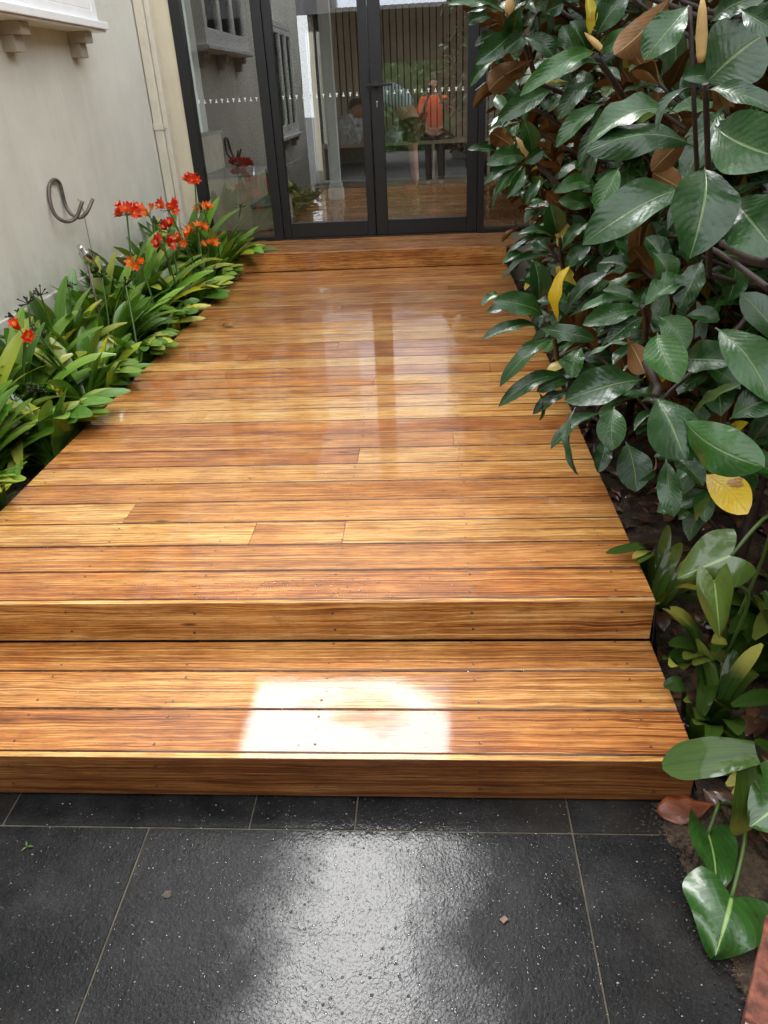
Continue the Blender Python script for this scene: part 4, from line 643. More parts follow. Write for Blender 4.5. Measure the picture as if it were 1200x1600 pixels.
box(bm, -2.1, 3.2, -11.9, -11.5, -.4, 2.3); obj('hedge', bm, M['hedge'], label='green hedge far behind the photographer beyond the carport', cat='hedge')
# ---- right boundary: paling fence, unseen sky-blocking wall
fe = empty('paling_fence', (.95, 2, 0), label='weathered timber paling fence behind the magnolias on the right', cat='fence')
bm = bmesh.new(); y = -2.6; fr_ = random.Random(4)
while y < 5.0:
    wd = .098; dx = fr_.uniform(-.004, .004); box(bm, .93 + dx, .945 + dx, y, min(y + wd - .004, 5.0), -.30, 1.62 + fr_.uniform(-.01, .01)); y += wd
obj('palings', bm, M['fence'], fe)
bm = bmesh.new()
for z in (.1, .75, 1.4): box(bm, .947, .99, -2.6, 5.0, z, z + .09)
obj('rail', bm, M['fence'], fe)
bm = bmesh.new(); box(bm, 1.5, 1.7, -5, 5.0, -.5, 3.3); obj('unseen_side_wall', bm, M['bracket'], label='unseen wall beyond the paling fence blocking sky from the right bed', cat='wall')  # out of view, height set to keep sky off the right bed
# ---- brick edging at the lower right
be_ = empty('brick_edging', (.1, -.9, -.27), label='worn red brick edging beside the paving at lower right', cat='edging')
bm = bmesh.new(); e0, e1 = Vector((-.055, -.915, 0)), Vector((.125, -.60, 0)); dr = (e1 - e0).normalized(); nr = Vector((dr.y, -dr.x, 0))
Mx = Matrix(((dr.x, nr.x, 0, e0.x), (dr.y, nr.y, 0, e0.y), (0, 0, 1, 0), (0, 0, 0, 1)))
for i in range(-4, 3): box(bm, i*.235, i*.235 + .225, 0, .11, -.34, -.232 + rng.uniform(-.003, .003), M=Mx)
obj('brick', bm, M['brick'], be_, bevel=.006)
bm = bmesh.new(); box(bm, -4*.235, 3*.235, .004, .104, -.34, -.240, M=Mx); obj('mortar_bed', bm, M['mortar'], be_)
# ================================================================== LEAVES
def magnolia_leaf(bm, uvl, cl, P, Q, w, N, bend=.1, fold=.2, kind=0.0, rr=None, nt_=11, ns=3):
    P = Vector(P); Q = Vector(Q); ax = Q - P; L = ax.length; a = ax / L; N = Vector(N); N = (N - a * N.dot(a)).normalized(); S_ = a.cross(N)
    rr = rr or rng; c = (rr.random(), kind, rr.random(), 1); ph = rr.uniform(0, 6.28); tw = rr.uniform(-.5, .5); wav = rr.uniform(.03, .10); fr2 = rr.uniform(1.5, 3.0); side_c = rr.uniform(-.05, .05)
    droop = rr.uniform(.0, .05)
    rows = []
    for i in range(nt_ + 1):
        t = i / nt_; tt = max(0.0, (t - .07) / .93)
        hw = w * .5 * (max(0.0, math.sin(math.pi * tt ** 1.22)) ** .66 if tt > 0 else 0) + .0016
        if i == nt_: hw = .0006
        cp_ = P + a * (L * t) + N * (bend * L * 4 * t * (1 - t) - droop * L * t * t) + S_ * (side_c * L * math.sin(math.pi * t))
        th = tw * (t - .4); Sd = S_ * math.cos(th) + N * math.sin(th); Nd = N * math.cos(th) - S_ * math.sin(th)
        row = []
        for j in range(-ns, ns + 1):
            f = j / ns; e = abs(f)
            z = fold * hw * (e ** 1.3) + wav * L * .5 * (e ** 2) * math.sin(fr2 * 2 * math.pi * t + ph + (1.3 if f > 0 else 0)) * math.sin(math.pi * t)
            # puffing between lateral veins is left to the shader; slight cupping here
            row.append((bm.verts.new(cp_ + Sd * (hw * f * math.cos(fold * .6 * e)) + Nd * z), t, .5 + .5 * f))
        rows.append(row)
    for i in range(nt_):
        for j in range(2 * ns):
            q = [rows[i][j], rows[i][j+1], rows[i+1][j+1], rows[i+1][j]]
            f = bm.faces.new([v[0] for v in q]); f.smooth = True
            for l, v in zip(f.loops, q): l[uvl].uv = (v[1], v[2]); l[cl] = c
def leaf_bm():
    bm = bmesh.new(); return bm, bm.loops.layers.uv.new('UVMap'), bm.loops.layers.color.new('leaf')
CAMP = Vector((-.585, -1.658, 1.215))
TREES = [('magnolia_tree', (.36, .35, -.26), 'nearest magnolia with big drooping glossy leaves over the lower right bed'),
         ('magnolia_tree', (.34, 1.75, -.26), 'middle magnolia leaning over the deck with a yellowed leaf at its tip'),
         ('magnolia_tree', (.36, 3.3, -.26), 'farthest magnolia beside the glass doors with small silvery leaves')]
tr_rng = random.Random(21)
crowns = []
for i, (nm, loc, lab) in enumerate(TREES):
    e = empty(nm, loc, label=lab, cat='tree', group='magnolias along the right of the deck'); bm, uvl, cl = leaf_bm(); bt = bmesh.new(); crowns.append([e, bm, uvl, cl, bt, Vector(loc)])
def trunk_pts(i, z): # leaning trunks
    b = crowns[i][5]; return b + Vector((.05 * math.sin(z*2 + i), .06 * math.sin(z*1.7 + i*2), z - b.z))
for i in range(3):
    bt = crowns[i][4]
    tube(bt, [trunk_pts(i, z) for z in [-.3, 0, .4, .8, 1.3, 1.8, 2.3, 2.8, 3.2]], [.020, .018, .016, .015, .013, .011, .010, .008, .005], 9)
    for k in range(2):
        o_ = Vector((.10 * (k*2-1), .12 * (1-k*2), 0)); tube(bt, [trunk_pts(i, z) + o_ * (1 + z*.5) for z in [-.3, .2, .7, 1.2, 1.7, 2.1]], [.011, .010, .009, .008, .007, .005], 8)
for h in HERO:
    P = Vector(h[0:3]); Q = Vector(h[3:6]); i = int(h[13]); c = crowns[i]
    rr = random.Random(int(abs(h[0]) * 1e5) + int(abs(h[4]) * 7e4))
    magnolia_leaf(c[1], c[2], c[3], P, Q, h[6] * .88, Vector(h[7:10]) + Vector((rr.uniform(-.25, .25), rr.uniform(-.1, .3), rr.uniform(-.1, .35))), h[10] + .03, h[11] * 1.5, h[12], rr, 16, 4)
for pts, r, i in BRANCH:
    pts = [Vector(p) for p in pts]; tube(crowns[i][4], smooth_path(pts, 4), [r * (1.15 - .3 * k / (4 * (len(pts)-1))) for k in range(4 * (len(pts)-1) + 1)], 8)
    s_ = pts[-1] if (pts[-1] - trunk_pts(i, pts[-1].z)).length < (pts[0] - trunk_pts(i, pts[0].z)).length else pts[0]
    e_ = trunk_pts(i, s_.z - .12); tube(crowns[i][4], smooth_path([e_, (e_ + s_) / 2 - Vector((0, 0, .03)), s_], 4), [r * 1.1] * 5 + [r] * 4, 7)
def whorl(i, T, ax, n, L, k=0, low=True):
    c = crowns[i]; ax = ax.normalized(); u = ax.cross(Vector((.3, .2, .93))).normalized(); v = ax.cross(u); rr = tr_rng; ph = rr.random() * 6.28
    for q in range(n):
        ang = ph + q * 2.399; el = R(rr.uniform(18, 78)) ; back = (q / n) * .11
        d = (u * math.cos(ang) + v * math.sin(ang)) * math.sin(el) + ax * math.cos(el); d.z -= .18; d.normalize()
        ln = L * rr.uniform(.75, 1.15) * (.8 if el < R(35) else 1)
        P = T - ax * back; Nn = ax * .8 + Vector((0, 0, .9)) - d * .1 + Vector((rr.uniform(-.35, .35), rr.uniform(-.35, .35), 0))
        if abs(d.dot(Nn.normalized())) > .93: Nn += u
        kd = 0 if rr.random() > .05 else rr.choice([.35, .6, .9])
        magnolia_leaf(c[1], c[2], c[3], P, P + d * ln, ln * rr.uniform(.36, .47), Nn, rr.uniform(-.02, .16), rr.uniform(.0, .7), kd, rr, 9, 2)
def near_tree(p): return min(range(3), key=lambda i: abs(crowns[i][5].y - p.y) + (.0 if i else .15))
for f in FILL:
    T_ = Vector(f); i = near_tree(T_); base = trunk_pts(i, max(-.1, T_.z - .22)); d = T_ - base; ax = (d.normalized() + Vector((-.25, -.25, .35))).normalized()
    tube(crowns[i][4], smooth_path([base, base.lerp(T_, .5) + Vector((0, 0, -.05)), T_], 3), [.008, .008, .007, .007, .006, .005, .004], 6)
    whorl(i, T_, ax, tr_rng.randint(7, 10), .155)
for k in range(110):
    T_ = Vector((tr_rng.uniform(.08, .62), tr_rng.uniform(.05, 1.5), tr_rng.uniform(.25, 1.45)))
    if (T_ - CAMP).length < 1.95: continue
    i = near_tree(T_); base = trunk_pts(i, max(-.1, T_.z - .2)); tube(crowns[i][4], smooth_path([base, base.lerp(T_, .5) + Vector((0, 0, -.04)), T_], 3), [.006] * 4 + [.004] * 3, 5); whorl(i, T_, (T_ - base).normalized() + Vector((-.3, -.3, .3)), 8, .15)
# crown continuing above the picture (shades the bed, shows in reflections)
for k in range(170):
    y = tr_rng.uniform(-1.2, 4.7); z = tr_rng.uniform(1.75, 3.3); x = tr_rng.uniform(-.40, 1.45) * (1 - max(0, z - 2.4) * .35) + .1
    T_ = Vector((x, y, z))
    d_ = T_ - CAMP
    if y < 1.0 and z < 2.3 and x < .35: continue
    if y < 0 and x < .25: continue
    i = near_tree(T_); base = trunk_pts(i, min(3.0, z - .25)); tube(crowns[i][4], [base, T_], [.008, .004], 5)
    whorl(i, T_, (T_ - base).normalized() + Vector((0, 0, .5)), 8, .165)
for k in range(9):  # unseen overhanging leaves added to bound the sky reflection on the step
    yy_ = tr_rng.uniform(1.95, 3.1); T_ = Vector((tr_rng.uniform(-.36, .05), yy_, max(1.95, -.13 + (yy_ + .3) * tr_rng.uniform(.88, 1.12)))); i = near_tree(T_); base = trunk_pts(i, T_.z - .2)
    tube(crowns[i][4], smooth_path([base, base.lerp(T_, .5) + Vector((0, 0, -.04)), T_], 3), [.008, .008, .007, .007, .006, .005, .004], 6); whorl(i, T_, (T_ - base).normalized() + Vector((0, 0, .5)), 8, .16)
for e, bm, uvl, cl, bt, loc in crowns:
    obj('crown', bm, M['leaf'], e); obj('trunk', bt, M['twig'], e)
for b in BUDS:
    P, Q = Vector(b[:3]), Vector(b[3:6]); i = int(b[7]); bm = bmesh.new(); w_ = b[6] * .5
    tube(bm, [P, P.lerp(Q, .12), P.lerp(Q, .4), P.lerp(Q, .75), Q], [w_*.5, w_*.8, w_, w_*.7, w_*.08], 10); obj('bud', bm, M['bud'], crowns[i][0])
# ---- strap leaves (clivia)
def strap(bm, uvl, cl, P, d0, L, w, arch, kind=0.0, tipy=0.0, rr=None, n=12, Q=None, N=None):
    rr = rr or rng; c = (rr.random(), kind, tipy, 1); P = Vector(P)
    if Q is None:
        d = Vector(d0).normalized(); horiz = Vector((d.x, d.y, 0)); horiz = horiz.normalized() if horiz.length > 1e-3 else Vector((1, 0, 0))
        pts = [P.copy()]; el = math.atan2(d.z, math.hypot(d.x, d.y)); yaw = rr.uniform(-.25, .25); sd = horiz.cross(Vector((0, 0, 1)))
        for i in range(n):
            t = (i + 1) / n; e2 = el - arch * t ** 1.7; h2 = (horiz + sd * yaw * t).normalized()
            pts.append(pts[-1] + (h2 * math.cos(e2) + Vector((0, 0, 1)) * math.sin(e2)) * (L / n))
    else:
        Q = Vector(Q); N = Vector(N); pts = [P.lerp(Q, i / n) + N * (arch * (Q - P).length * 4 * (i/n) * (1 - i/n)) for i in range(n + 1)]; horiz = (Q - P).normalized()
    if Q is None:
        lift = rr.uniform(0, .07)
        for i_, p_ in enumerate(pts[1:]):
            if p_.x > -2.13 and p_.x < -.9: p_.z = max(p_.z, .016 + .25 * w + lift * min(1, i_ / 8))
            elif p_.x > -.9 and p_.x < .03: p_.z = max(p_.z, (.03 if p_.y > -.02 else ZR + .03 if p_.y > -.45 else -.24))
    S0 = (pts[-1] - pts[0]).cross(Vector((0, 0, 1)) if N is None else N).normalized(); rows = []; tw = rr.uniform(-.5, .5)
    for i, p in enumerate(pts):
        t = i / n; hw = w * .5 * (.55 + .45 * min(1, t * 2.2)) * (1 if t < .72 else max(0.02, math.cos((t - .72) / .28 * 1.5)) ** .6)
        dd = (pts[min(i+1, n)] - pts[max(i-1, 0)]).normalized(); Nn = S0.cross(dd).normalized(); Sd = (S0 * math.cos(tw * t) + Nn * math.sin(tw * t)); row = []
        for j in range(-2, 3):
            f = j / 2; row.append((bm.verts.new(p + Sd * hw * f + Nn * (.30 * hw * f * f * (1 - .6*t))), t, .5 + .5 * f))
        rows.append(row)
    for i in range(n):
        for j in range(4):
            q = [rows[i][j], rows[i][j+1], rows[i+1][j+1], rows[i+1][j]]; f = bm.faces.new([v[0] for v in q]); f.smooth = True
            for l, v in zip(f.loops, q): l[uvl].uv = (v[1], v[2]); l[cl] = c
def clump(name, loc, n, L, w, lab, seed, fan=None, spread=1.0, yel=.12, dark=False, cat='clivia', grp='clivia clumps in the left bed', mt='strap', lean=(0, 0)):
    rr = random.Random(seed); e = empty(name, loc, label=lab, cat=cat, group=grp); bm, uvl, cl = leaf_bm(); fan = rr.random() * 3.14 if fan is None else fan
    for k in range(n):
        s_ = -1 if k % 2 else 1; t = k / n; az = fan + (0 if s_ > 0 else math.pi) + rr.gauss(0, .45)
        el = R(88 - 52 * spread * (1 - t) ** .8 + rr.uniform(-8, 8)); d = Vector((math.cos(az) * math.cos(el) + lean[0], math.sin(az) * math.cos(el) + lean[1], math.sin(el)))
        nr_ = (loc[0] + 2.088 > -.42 and loc[0] < -1.5 and math.cos(az) > .1) or (loc[0] > -.5 and math.cos(az) < .1); lk = 1.0
        if nr_: el = max(el, R(56 + rr.uniform(-6, 14))); d = Vector((math.cos(az) * math.cos(el), math.sin(az) * math.cos(el), math.sin(el))); lk = .86
        P = Vector(loc) + Vector((math.cos(fan) * s_ * .02 * (1 - t), math.sin(fan) * s_ * .02 * (1 - t), .0)) + Vector((rr.uniform(-.02, .02), rr.uniform(-.02, .02), 0))
        y = rr.choice([.35, .7, .95]) if rr.random() < yel else (rr.uniform(0, .16))
        strap(bm, uvl, cl, P, d, lk * L * rr.uniform(.72, 1.12), w * rr.uniform(.8, 1.15), rr.uniform(.7, 1.9) * (1.1 - t * .6), y, rr.choice([0, 0, 0, .4, .8]), rr)
    obj('foliage', bm, M[mt], e); return e
# many tiny lumps in one mesh
_ib = bmesh.new(); bmesh.ops.create_icosphere(_ib, subdivisions=1, radius=1); _ib.verts.index_update(); ICO1 = ([v.co.copy() for v in _ib.verts], [[v.index for v in f.verts] for f in _ib.faces]); _ib.free()
_ib = bmesh.new(); bmesh.ops.create_icosphere(_ib, subdivisions=2, radius=1); _ib.verts.index_update(); ICO2 = ([v.co.copy() for v in _ib.verts], [[v.index for v in f.verts] for f in _ib.faces]); _ib.free()
def lumps(name, mats, ico, mat, smooth=True, **k):
    V = []; F = []
    for m_ in mats:
        o = len(V); V += [m_ @ v for v in ico[0]]; F += [[i + o for i in f] for f in ico[1]]
    me = bpy.data.meshes.new(name); me.from_pydata(V, [], F); me.materials.append(mat)
    if smooth: me.polygons.foreach_set('use_smooth', [True] * len(me.polygons))
    ob = bpy.data.objects.new(name, me); COL.objects.link(ob); return tag(ob, **k)
# ================================================================== LEFT BED PLANTING
CL = [ # x, y, z, n, L, w, seed, fan, lean, label
 (-2.34, .62, -.22, 16, .42, .046, 1, 0.3, (.1, .05), 'clivia clump at the very front of the left bed cut by the picture edge'),
 (-2.50, 1.00, -.22, 18, .48, .050, 2, .9, (.0, .0), 'broad clivia clump at the left picture edge with two spent black seed heads'),
 (-2.27, 1.32, -.22, 18, .44, .048, 3, .1, (.15, -.05), 'clivia clump spilling long leaves over the front part of the deck edge'),
 (-2.58, 1.62, -.22, 16, .52, .050, 4, 1.2, (0, 0), 'clivia clump against the wall with a single red bloom at the left picture edge'),
 (-2.34, 1.86, -.22, 22, .47, .048, 5, .2, (.12, .0), 'clivia clump with orange and yellow tipped leaves beside the deck'),
 (-2.60, 2.20, -.22, 14, .50, .048, 6, 1.4, (0, 0), 'clivia clump against the wall below the steel hose hook'),
 (-2.24, 2.36, -.22, 14, .44, .042, 7, -.3, (.05, -.05), 'clivia with bare brown stem base right at the deck edge'),
 (-2.52, 2.66, -.22, 18, .52, .048, 8, .6, (0, 0), 'clivia clump around the small silver spotlight'),
 (-2.30, 2.98, -.22, 18, .44, .045, 9, 0, (.08, 0), 'clivia clump in the middle of the bed with dark lower leaves'),
 (-2.56, 3.22, -.22, 18, .60, .050, 10, 1.1, (0, 0), 'tall clivia clump carrying the big scarlet flower head by the wall'),
 (-2.32, 3.52, -.22, 20, .52, .050, 11, .3, (.05, -.05), 'clivia clump with pale arching leaves below the red blooms'),
 (-2.58, 3.86, -.22, 16, .58, .048, 12, 1.2, (0, 0), 'clivia clump near the downpipe with dark upright leaves'),
 (-2.30, 4.02, -.22, 16, .40, .046, 13, .2, (.12, 0), 'low clivia clump with lime leaf tips touching the deck edge'),
 (-2.54, 4.42, -.22, 16, .66, .048, 14, .8, (0, 0), 'clivia clump against the beige corner with the highest red flowers'),
 (-2.28, 4.50, -.10, 20, .58, .054, 15, .1, (.10, -.08), 'dark broad leaved clivia clump leaning over the top step by the door'),
 (-2.64, 1.28, -.22, 14, .52, .048, 21, 1.4, (0, 0), 'clivia clump against the wall at the picture edge left of the single red bloom'),
 (-2.66, 1.95, -.22, 14, .50, .048, 22, 1.3, (0, 0), 'clivia clump against the wall under the row of spent black seed heads'),
 (-2.66, 2.46, -.22, 14, .50, .048, 23, 1.5, (0, 0), 'clivia clump against the wall just left of the silver spotlight'),
 (-2.66, 2.98, -.22, 14, .50, .050, 24, 1.2, (0, 0), 'clivia clump against the wall just right of the silver spotlight'),
 (-2.64, 3.56, -.22, 14, .56, .050, 25, 1.6, (0, 0), 'clivia clump against the wall behind the crimson blooms'),
 (-2.64, 4.16, -.22, 14, .58, .050, 26, 1.3, (0, 0), 'clivia clump at the foot of the cream downpipe'),
 (-2.40, 4.24, -.22, 16, .54, .050, 27, .5, (0, 0), 'clivia clump under the orange blooms beside the door jamb'),
 (-2.42, 2.12, -.22, 16, .48, .050, 28, .8, (0, 0), 'clivia clump in mid bed between two spent seed stalks'),
]
clumps = []
for x, y, z, n, L, w_, sd, fan, ln, lab in CL: clumps.append(clump('clivia_plant', (x, y, z), int(n*3.4), L * (1.25 if x < -2.45 else 1.02), w_ * 1.6, lab, sd, fan, 1.0, .14, lean=(ln[0] * .4, ln[1])))
def nearest(p): return min(clumps, key=lambda e: (e.location.xy - Vector(p[:2])).length)
def flower(bm, uvl, P, d, s_, rr):
    d = d.normalized(); u = d.cross(Vector((.2, .3, .9))).normalized(); v = d.cross(u); op = rr.uniform(.5, 1.0)
    for k in range(6):
        a = k * math.pi / 3 + rr.uniform(-.12, .12); rad = u * math.cos(a) + v * math.sin(a); tan = d.cross(rad); rows = []; wd = s_ * (.40 if k % 2 else .52)
        for i in range(6):
            t = i / 5; c = P + d * (s_ * (t - .28 * t*t*op)) + rad * (s_ * (.05 + .62 * t**1.7 * op)); hw = wd * .5 * (math.sin(math.pi * (.12 + .85 * t)) ** .8)
            rows.append([(bm.verts.new(c + tan * hw * f - rad*hw*.25*(abs(f))), t) for f in (-1, 0, 1)])
        for i in range(5):
            for j in range(2):
                q = [rows[i][j], rows[i][j+1], rows[i+1][j+1], rows[i+1][j]]; f = bm.faces.new([z[0] for z in q]); f.smooth = True
                for l, z in zip(f.loops, q): l[uvl].uv = (z[1], .5)
    st = []
    for k in range(4): 
        a = k * 1.57; st.append(P + d * s_ * .75 + (u * math.cos(a) + v * math.sin(a)) * s_ * .10)
    return st
frr = random.Random(8)
for F in FLOWERS:
    c = Vector(F[:3]); n = int(F[3]); col = int(F[4]); e = nearest(c); bs = Vector(e.location); bs.z = -.2
    hub = c - Vector((0, 0, .045)); bm = bmesh.new(); tube(bm, smooth_path([bs, bs.lerp(hub, .5) + Vector((.01, 0, .06)), hub], 5), .0065, 6); sk = obj('flower_stalk', bm, M['stalk'], e)
    bm = bmesh.new(); uvl = bm.loops.layers.uv.new('UVMap'); bs2 = bmesh.new()
    for k in range(int(n * 1.4) + 1):
        d = Vector((frr.gauss(0, .8), frr.gauss(-.25, .7), frr.uniform(.0, 1.0))).normalized(); p = hub + d * frr.uniform(.025, .05)
        tube(bs2, [hub, p], .0022, 5); 
        for q in flower(bm, uvl, p, d + Vector((0, -.3, .15)), frr.uniform(.056, .072), frr): tube(bm, [p, q], [.0008, .0018], 4, mi=1)
    for k in range(6):
        d = Vector((frr.gauss(0, .9), frr.gauss(0, .9), frr.uniform(-.2, .8))).normalized(); p = hub + d * .045; tube(bs2, [hub, p, p + d * .012], [.0016, .0016, .004], 5)
    obj('blossoms', bm, [M['petal%d' % col], M['stamen']], sk); obj('flower_stems', bs2, M['stalk'], sk)
for Sp in SEEDS:
    c = Vector(Sp); e = nearest(c); bs = Vector(e.location); bs.z = -.2; hub = c - Vector((0, 0, .02)); bm = bmesh.new()
    tube(bm, smooth_path([bs, bs.lerp(hub, .5) + Vector((.01, 0, .04)), hub], 5), .0055, 6); sk = obj('flower_stalk', bm, M['stalk'], e); bm = bmesh.new()
    for k in range(11):
        d = Vector((frr.gauss(0, 1), frr.gauss(0, 1), frr.uniform(-.1, 1.3))).normalized(); p = hub + d * frr.uniform(.025, .045); tube(bm, [hub, p], .0022, 5); tube(bm, [p, p + d * .010], [.0045, .0035], 6)
        tube(bm, [p + d*.0101, p + d * .0115], [.002, .0012], 5, mi=1)
    obj('seed_head', bm, [M['pod'], M['podtip']], sk)
# ================================================================== LOWER RIGHT BED PLANTING
clump('clivia_plant', (.20, .0, -.26), 22, .38, .048, 'shaded clivia clump beside the step corner in the right bed', 40, .4, 1.0, .02, mt='strapshade', grp='clivia clumps in the right bed', lean=(.05, -.05))
clump('clivia_plant', (.36, -.20, -.26), 34, .46, .050, 'shaded clivia clump at the right picture edge beside the lower step', 41, 1.3, .95, .04, mt='strapshade', grp='clivia clumps in the right bed', lean=(-.02, -.1))
clump('clivia_plant', (.10, .28, -.26), 12, .30, .040, 'small shaded clivia clump under the magnolia beside the deck edge', 42, .9, 1.0, .02, mt='strapshade', grp='clivia clumps in the right bed')
clump('clivia_plant', (.13, -.20, -.26), 22, .25, .046, 'short clivia clump tight against the right end of the lower step', 43, 1.2, .9, .05, mt='strapshade', grp='clivia clumps in the right bed', lean=(.0, -.05))
clump('clivia_plant', (.42, .10, -.26), 26, .45, .050, 'clivia clump behind the torn lime arum leaf near the right picture edge', 44, .2, .9, .05, mt='strapshade', grp='clivia clumps in the right bed')
clump('clivia_plant', (.24, -.42, -.26), 20, .32, .046, 'clivia clump at the right picture edge level with the lower step front', 45, .7, .9, .05, mt='strapshade', grp='clivia clumps in the right bed')
hs_ = empty('clivia_plant', (.10, -.48, -.26), label='clivia with one broad wet leaf lying across the lower step corner', cat='clivia', group='clivia clumps in the right bed')
bm, uvl, cl = leaf_bm(); rr = random.Random(77)
strap(bm, uvl, cl, (.055, -.545, .02), None, 0, .082, .10, .0, 0, rr, 14, Q=(-.115, -.52, -.045), N=(.02, -.45, .85))
strap(bm, uvl, cl, (.035, -.55, .0), None, 0, .062, .12, .28, .6, rr, 12, Q=(.035, -.60, -.155), N=(-.05, -.95, .15))
strap(bm, uvl, cl, (.10, -.48, -.26), None, 0, .05, .1, .0, 0, rr, 12, Q=(.055, -.545, .02), N=(.6, -.2, .2))
strap(bm, uvl, cl, (.12, -.46, -.26), None, 0, .035, .2, .5, .6, rr, 12, Q=(.22, -.50, -.02), N=(-.2, -.2, .9))
obj('foliage', bm, M['strapshade'], hs_)
# ---- heart shaped arum leaves
s = NT('arum_leaf'); (r, g, b), _a = s.attr('leaf'); uv = s.n('ShaderNodeUVMap').outputs[0]; X = s.xyz(uv)
sd2 = s.math('ABSOLUTE', s.math('SUBTRACT', X[1], .5)); ch = s.math('SUBTRACT', X[0], s.math('MULTIPLY', sd2, 1.1)); tri = s.math('ABSOLUTE', s.math('SUBTRACT', s.math('FRACT', s.math('MULTIPLY', ch, 7.0)), .5))
c = s.mix(r, (.020, .075, .010), (.05, .14, .018)); c = s.mix(s.math('MULTIPLY', s.ramp(s.noise(s.obj(), 25, 4), [(.45, 0), (.7, 1)]), .5), c, (.012, .045, .008)); c = s.mix(s.math('MULTIPLY', s.ramp(tri, [(0, 1), (.07, 0)]), .18), c, (.2, .33, .09)); c = s.mix(s.ramp(sd2, [(.012, .9), (.03, 0)]), c, (.26, .40, .12))
c = s.mix(s.ramp(s.noise(s.obj(), 60, 3), [(.66, 0), (.69, .8)]), c, (.02, .02, .008)); c = s.mix(g, c, (.30, .36, .04))
s.pin('Base Color', c); s.pin('Roughness', .33); s.pin('Coat Weight', .5); s.pin('Coat Roughness', .1)
h = s.bump(s.ramp(tri, [(0, 0), (.4, 1)]), .15, .0015); s.pin('Normal', s.bump(s.noise(s.obj(), 30, 4), .5, .004, h)); M['arum'] = s.m
def heart(bm, uvl, cl, P, tipd, N, L, W, cup, rr, kind=0.0, wavy=.05):
    """blade attached to its stalk at P; tipd towards the tip."""
    P = Vector(P); a = Vector(tipd).normalized(); N = Vector(N); N = (N - a * N.dot(a)).normalized(); Sx = a.cross(N); c = (rr.random(), kind, 0, 1); nt_ = 14; ns = 5; rows = []; ph = rr.random() * 6
    for i in range(nt_ + 1):
        t = i / nt_
        row = []
        for j in range(-ns, ns + 1):
            f = j / ns; e = abs(f)
            hw = W * .5 * (1 - t ** 1.6) ** .9 * (.80 + .4 * math.sin(min(1, t * 2.4) * math.pi * .55)) + .0008
            y = L * t - (L * .30) * (e ** 1.0) * (1 - t) ** 2 * (1.0 if e > .02 else 0) * (1.9 - e)
            z = cup * W * e * e + wavy * L * math.sin(t * 9 + ph + f * 3) * e + .10 * L * math.sin(t * 2.6)
            row.append((bm.verts.new(P + a * y + Sx * (hw * f) + N * z), t, .5 + .5 * f))
        rows.append(row)
    for i in range(nt_):
        for j in range(2 * ns):
            q = [rows[i][j], rows[i+1][j], rows[i+1][j+1], rows[i][j+1]]; f = bm.faces.new([v[0] for v in q]); f.smooth = True
            for l, v in zip(f.loops, q): l[uvl].uv = (v[1], v[2]); l[cl] = c
def arum(loc, blades, lab):
    e = empty('arum_plant', loc, label=lab, cat='arum', group='arum plants in the right bed'); rr = random.Random(int(loc[0] * 999) + 5)
    for (P, td, N, L, W, cup, kd, path, wv) in blades:
        bm, uvl, cl = leaf_bm(); heart(bm, uvl, cl, P, td, N, L, W, cup, rr, kd, wv); lf = obj('leaf', bm, M['arum'], e)
        bm = bmesh.new(); tube(bm, smooth_path(path, 5), .0042, 7); obj('leaf_stalk', bm, M['stalk'], lf)
    return e
arum((.06, -.47, -.26), [((.0, -.545, -.225), (-.03, -.14, -.02), (.35, -.35, .85), .135, .115, .06, 0, [(.055, -.45, -.25), (.03, -.50, -.19), (.0, -.545, -.225)], .04),
                         ((-.005, -.70, -.215), (-.055, -.09, -.02), (.05, -.25, .95), .125, .17, -.10, 0, [(.055, -.45, -.25), (.05, -.52, -.16), (.045, -.6, -.15), (-.005, -.70, -.215)], .08)], 'arum with two wet heart shaped leaves flopped onto the paving corner')
arum((.20, -.40, -.26), [((.13, -.585, -.05), (-.065, -.03, -.03), (-.35, -.5, .8), .12, .15, .08, .15, [(.20, -.40, -.25), (.20, -.48, -.05), (.17, -.56, .0), (.13, -.585, -.05)], .05)], 'bright green arum leaf at the right picture edge above the flopped leaves')
arum((.22, .05, -.26), [((.050, -.262, .31), (-.124, .003, -.072), (-.1, -.72, .65), .12, .125, -.12, .40, [(.22, .05, -.25), (.20, -.1, .2), (.15, -.18, .36), (.050, -.262, .31)], .07),
                        ((.01, -.30, .27), (.02, -.04, -.13), (-.2, -.8, .25), .13, .07, -.2, .5, [(.20, .0, -.25), (.14, -.2, .15), (.01, -.30, .27)], .05)], 'torn lime green arum leaf hanging beside the upper deck corner')
M['deadleaf'] = simple('dead_leaf', (.20, .085, .02), .7, var=.5, scale=30)
# ---- flat leaves lying about
def flat_leaf(name, P, Q, w_, mat, lab, cat='leaf', seed=1, N=(0, 0, 1), bend=.08, fold=.3, mk=None):
    bm, uvl, cl = leaf_bm(); magnolia_leaf(bm, uvl, cl, P, Q, w_, N, bend, fold, 0, random.Random(seed), 12, 3); o = obj(name, bm, mat, label=lab, cat=cat)
    sm = o.modifiers.new('s', 'SOLIDIFY'); sm.thickness = .0006; return o
flat_leaf('fallen_leaf', (.045, -.455, -.240), (-.085, -.462, -.256), .070, M['rust'], 'rust red fallen leaf at the foot of the lower step corner', seed=5, bend=.03, fold=.05)
flat_leaf('fallen_leaf', (-1.862, 2.845, .004), (-1.785, 2.82, .008), .036, M['deadleaf'], 'small curled brown leaf lying on the deck boards', seed=6, bend=.2)
flat_leaf('fallen_leaf', (.10, -.50, -.235), (.17, -.60, -.235), .06, M['litter'], 'dull brown dead leaf beside the arum stalks', seed=7)
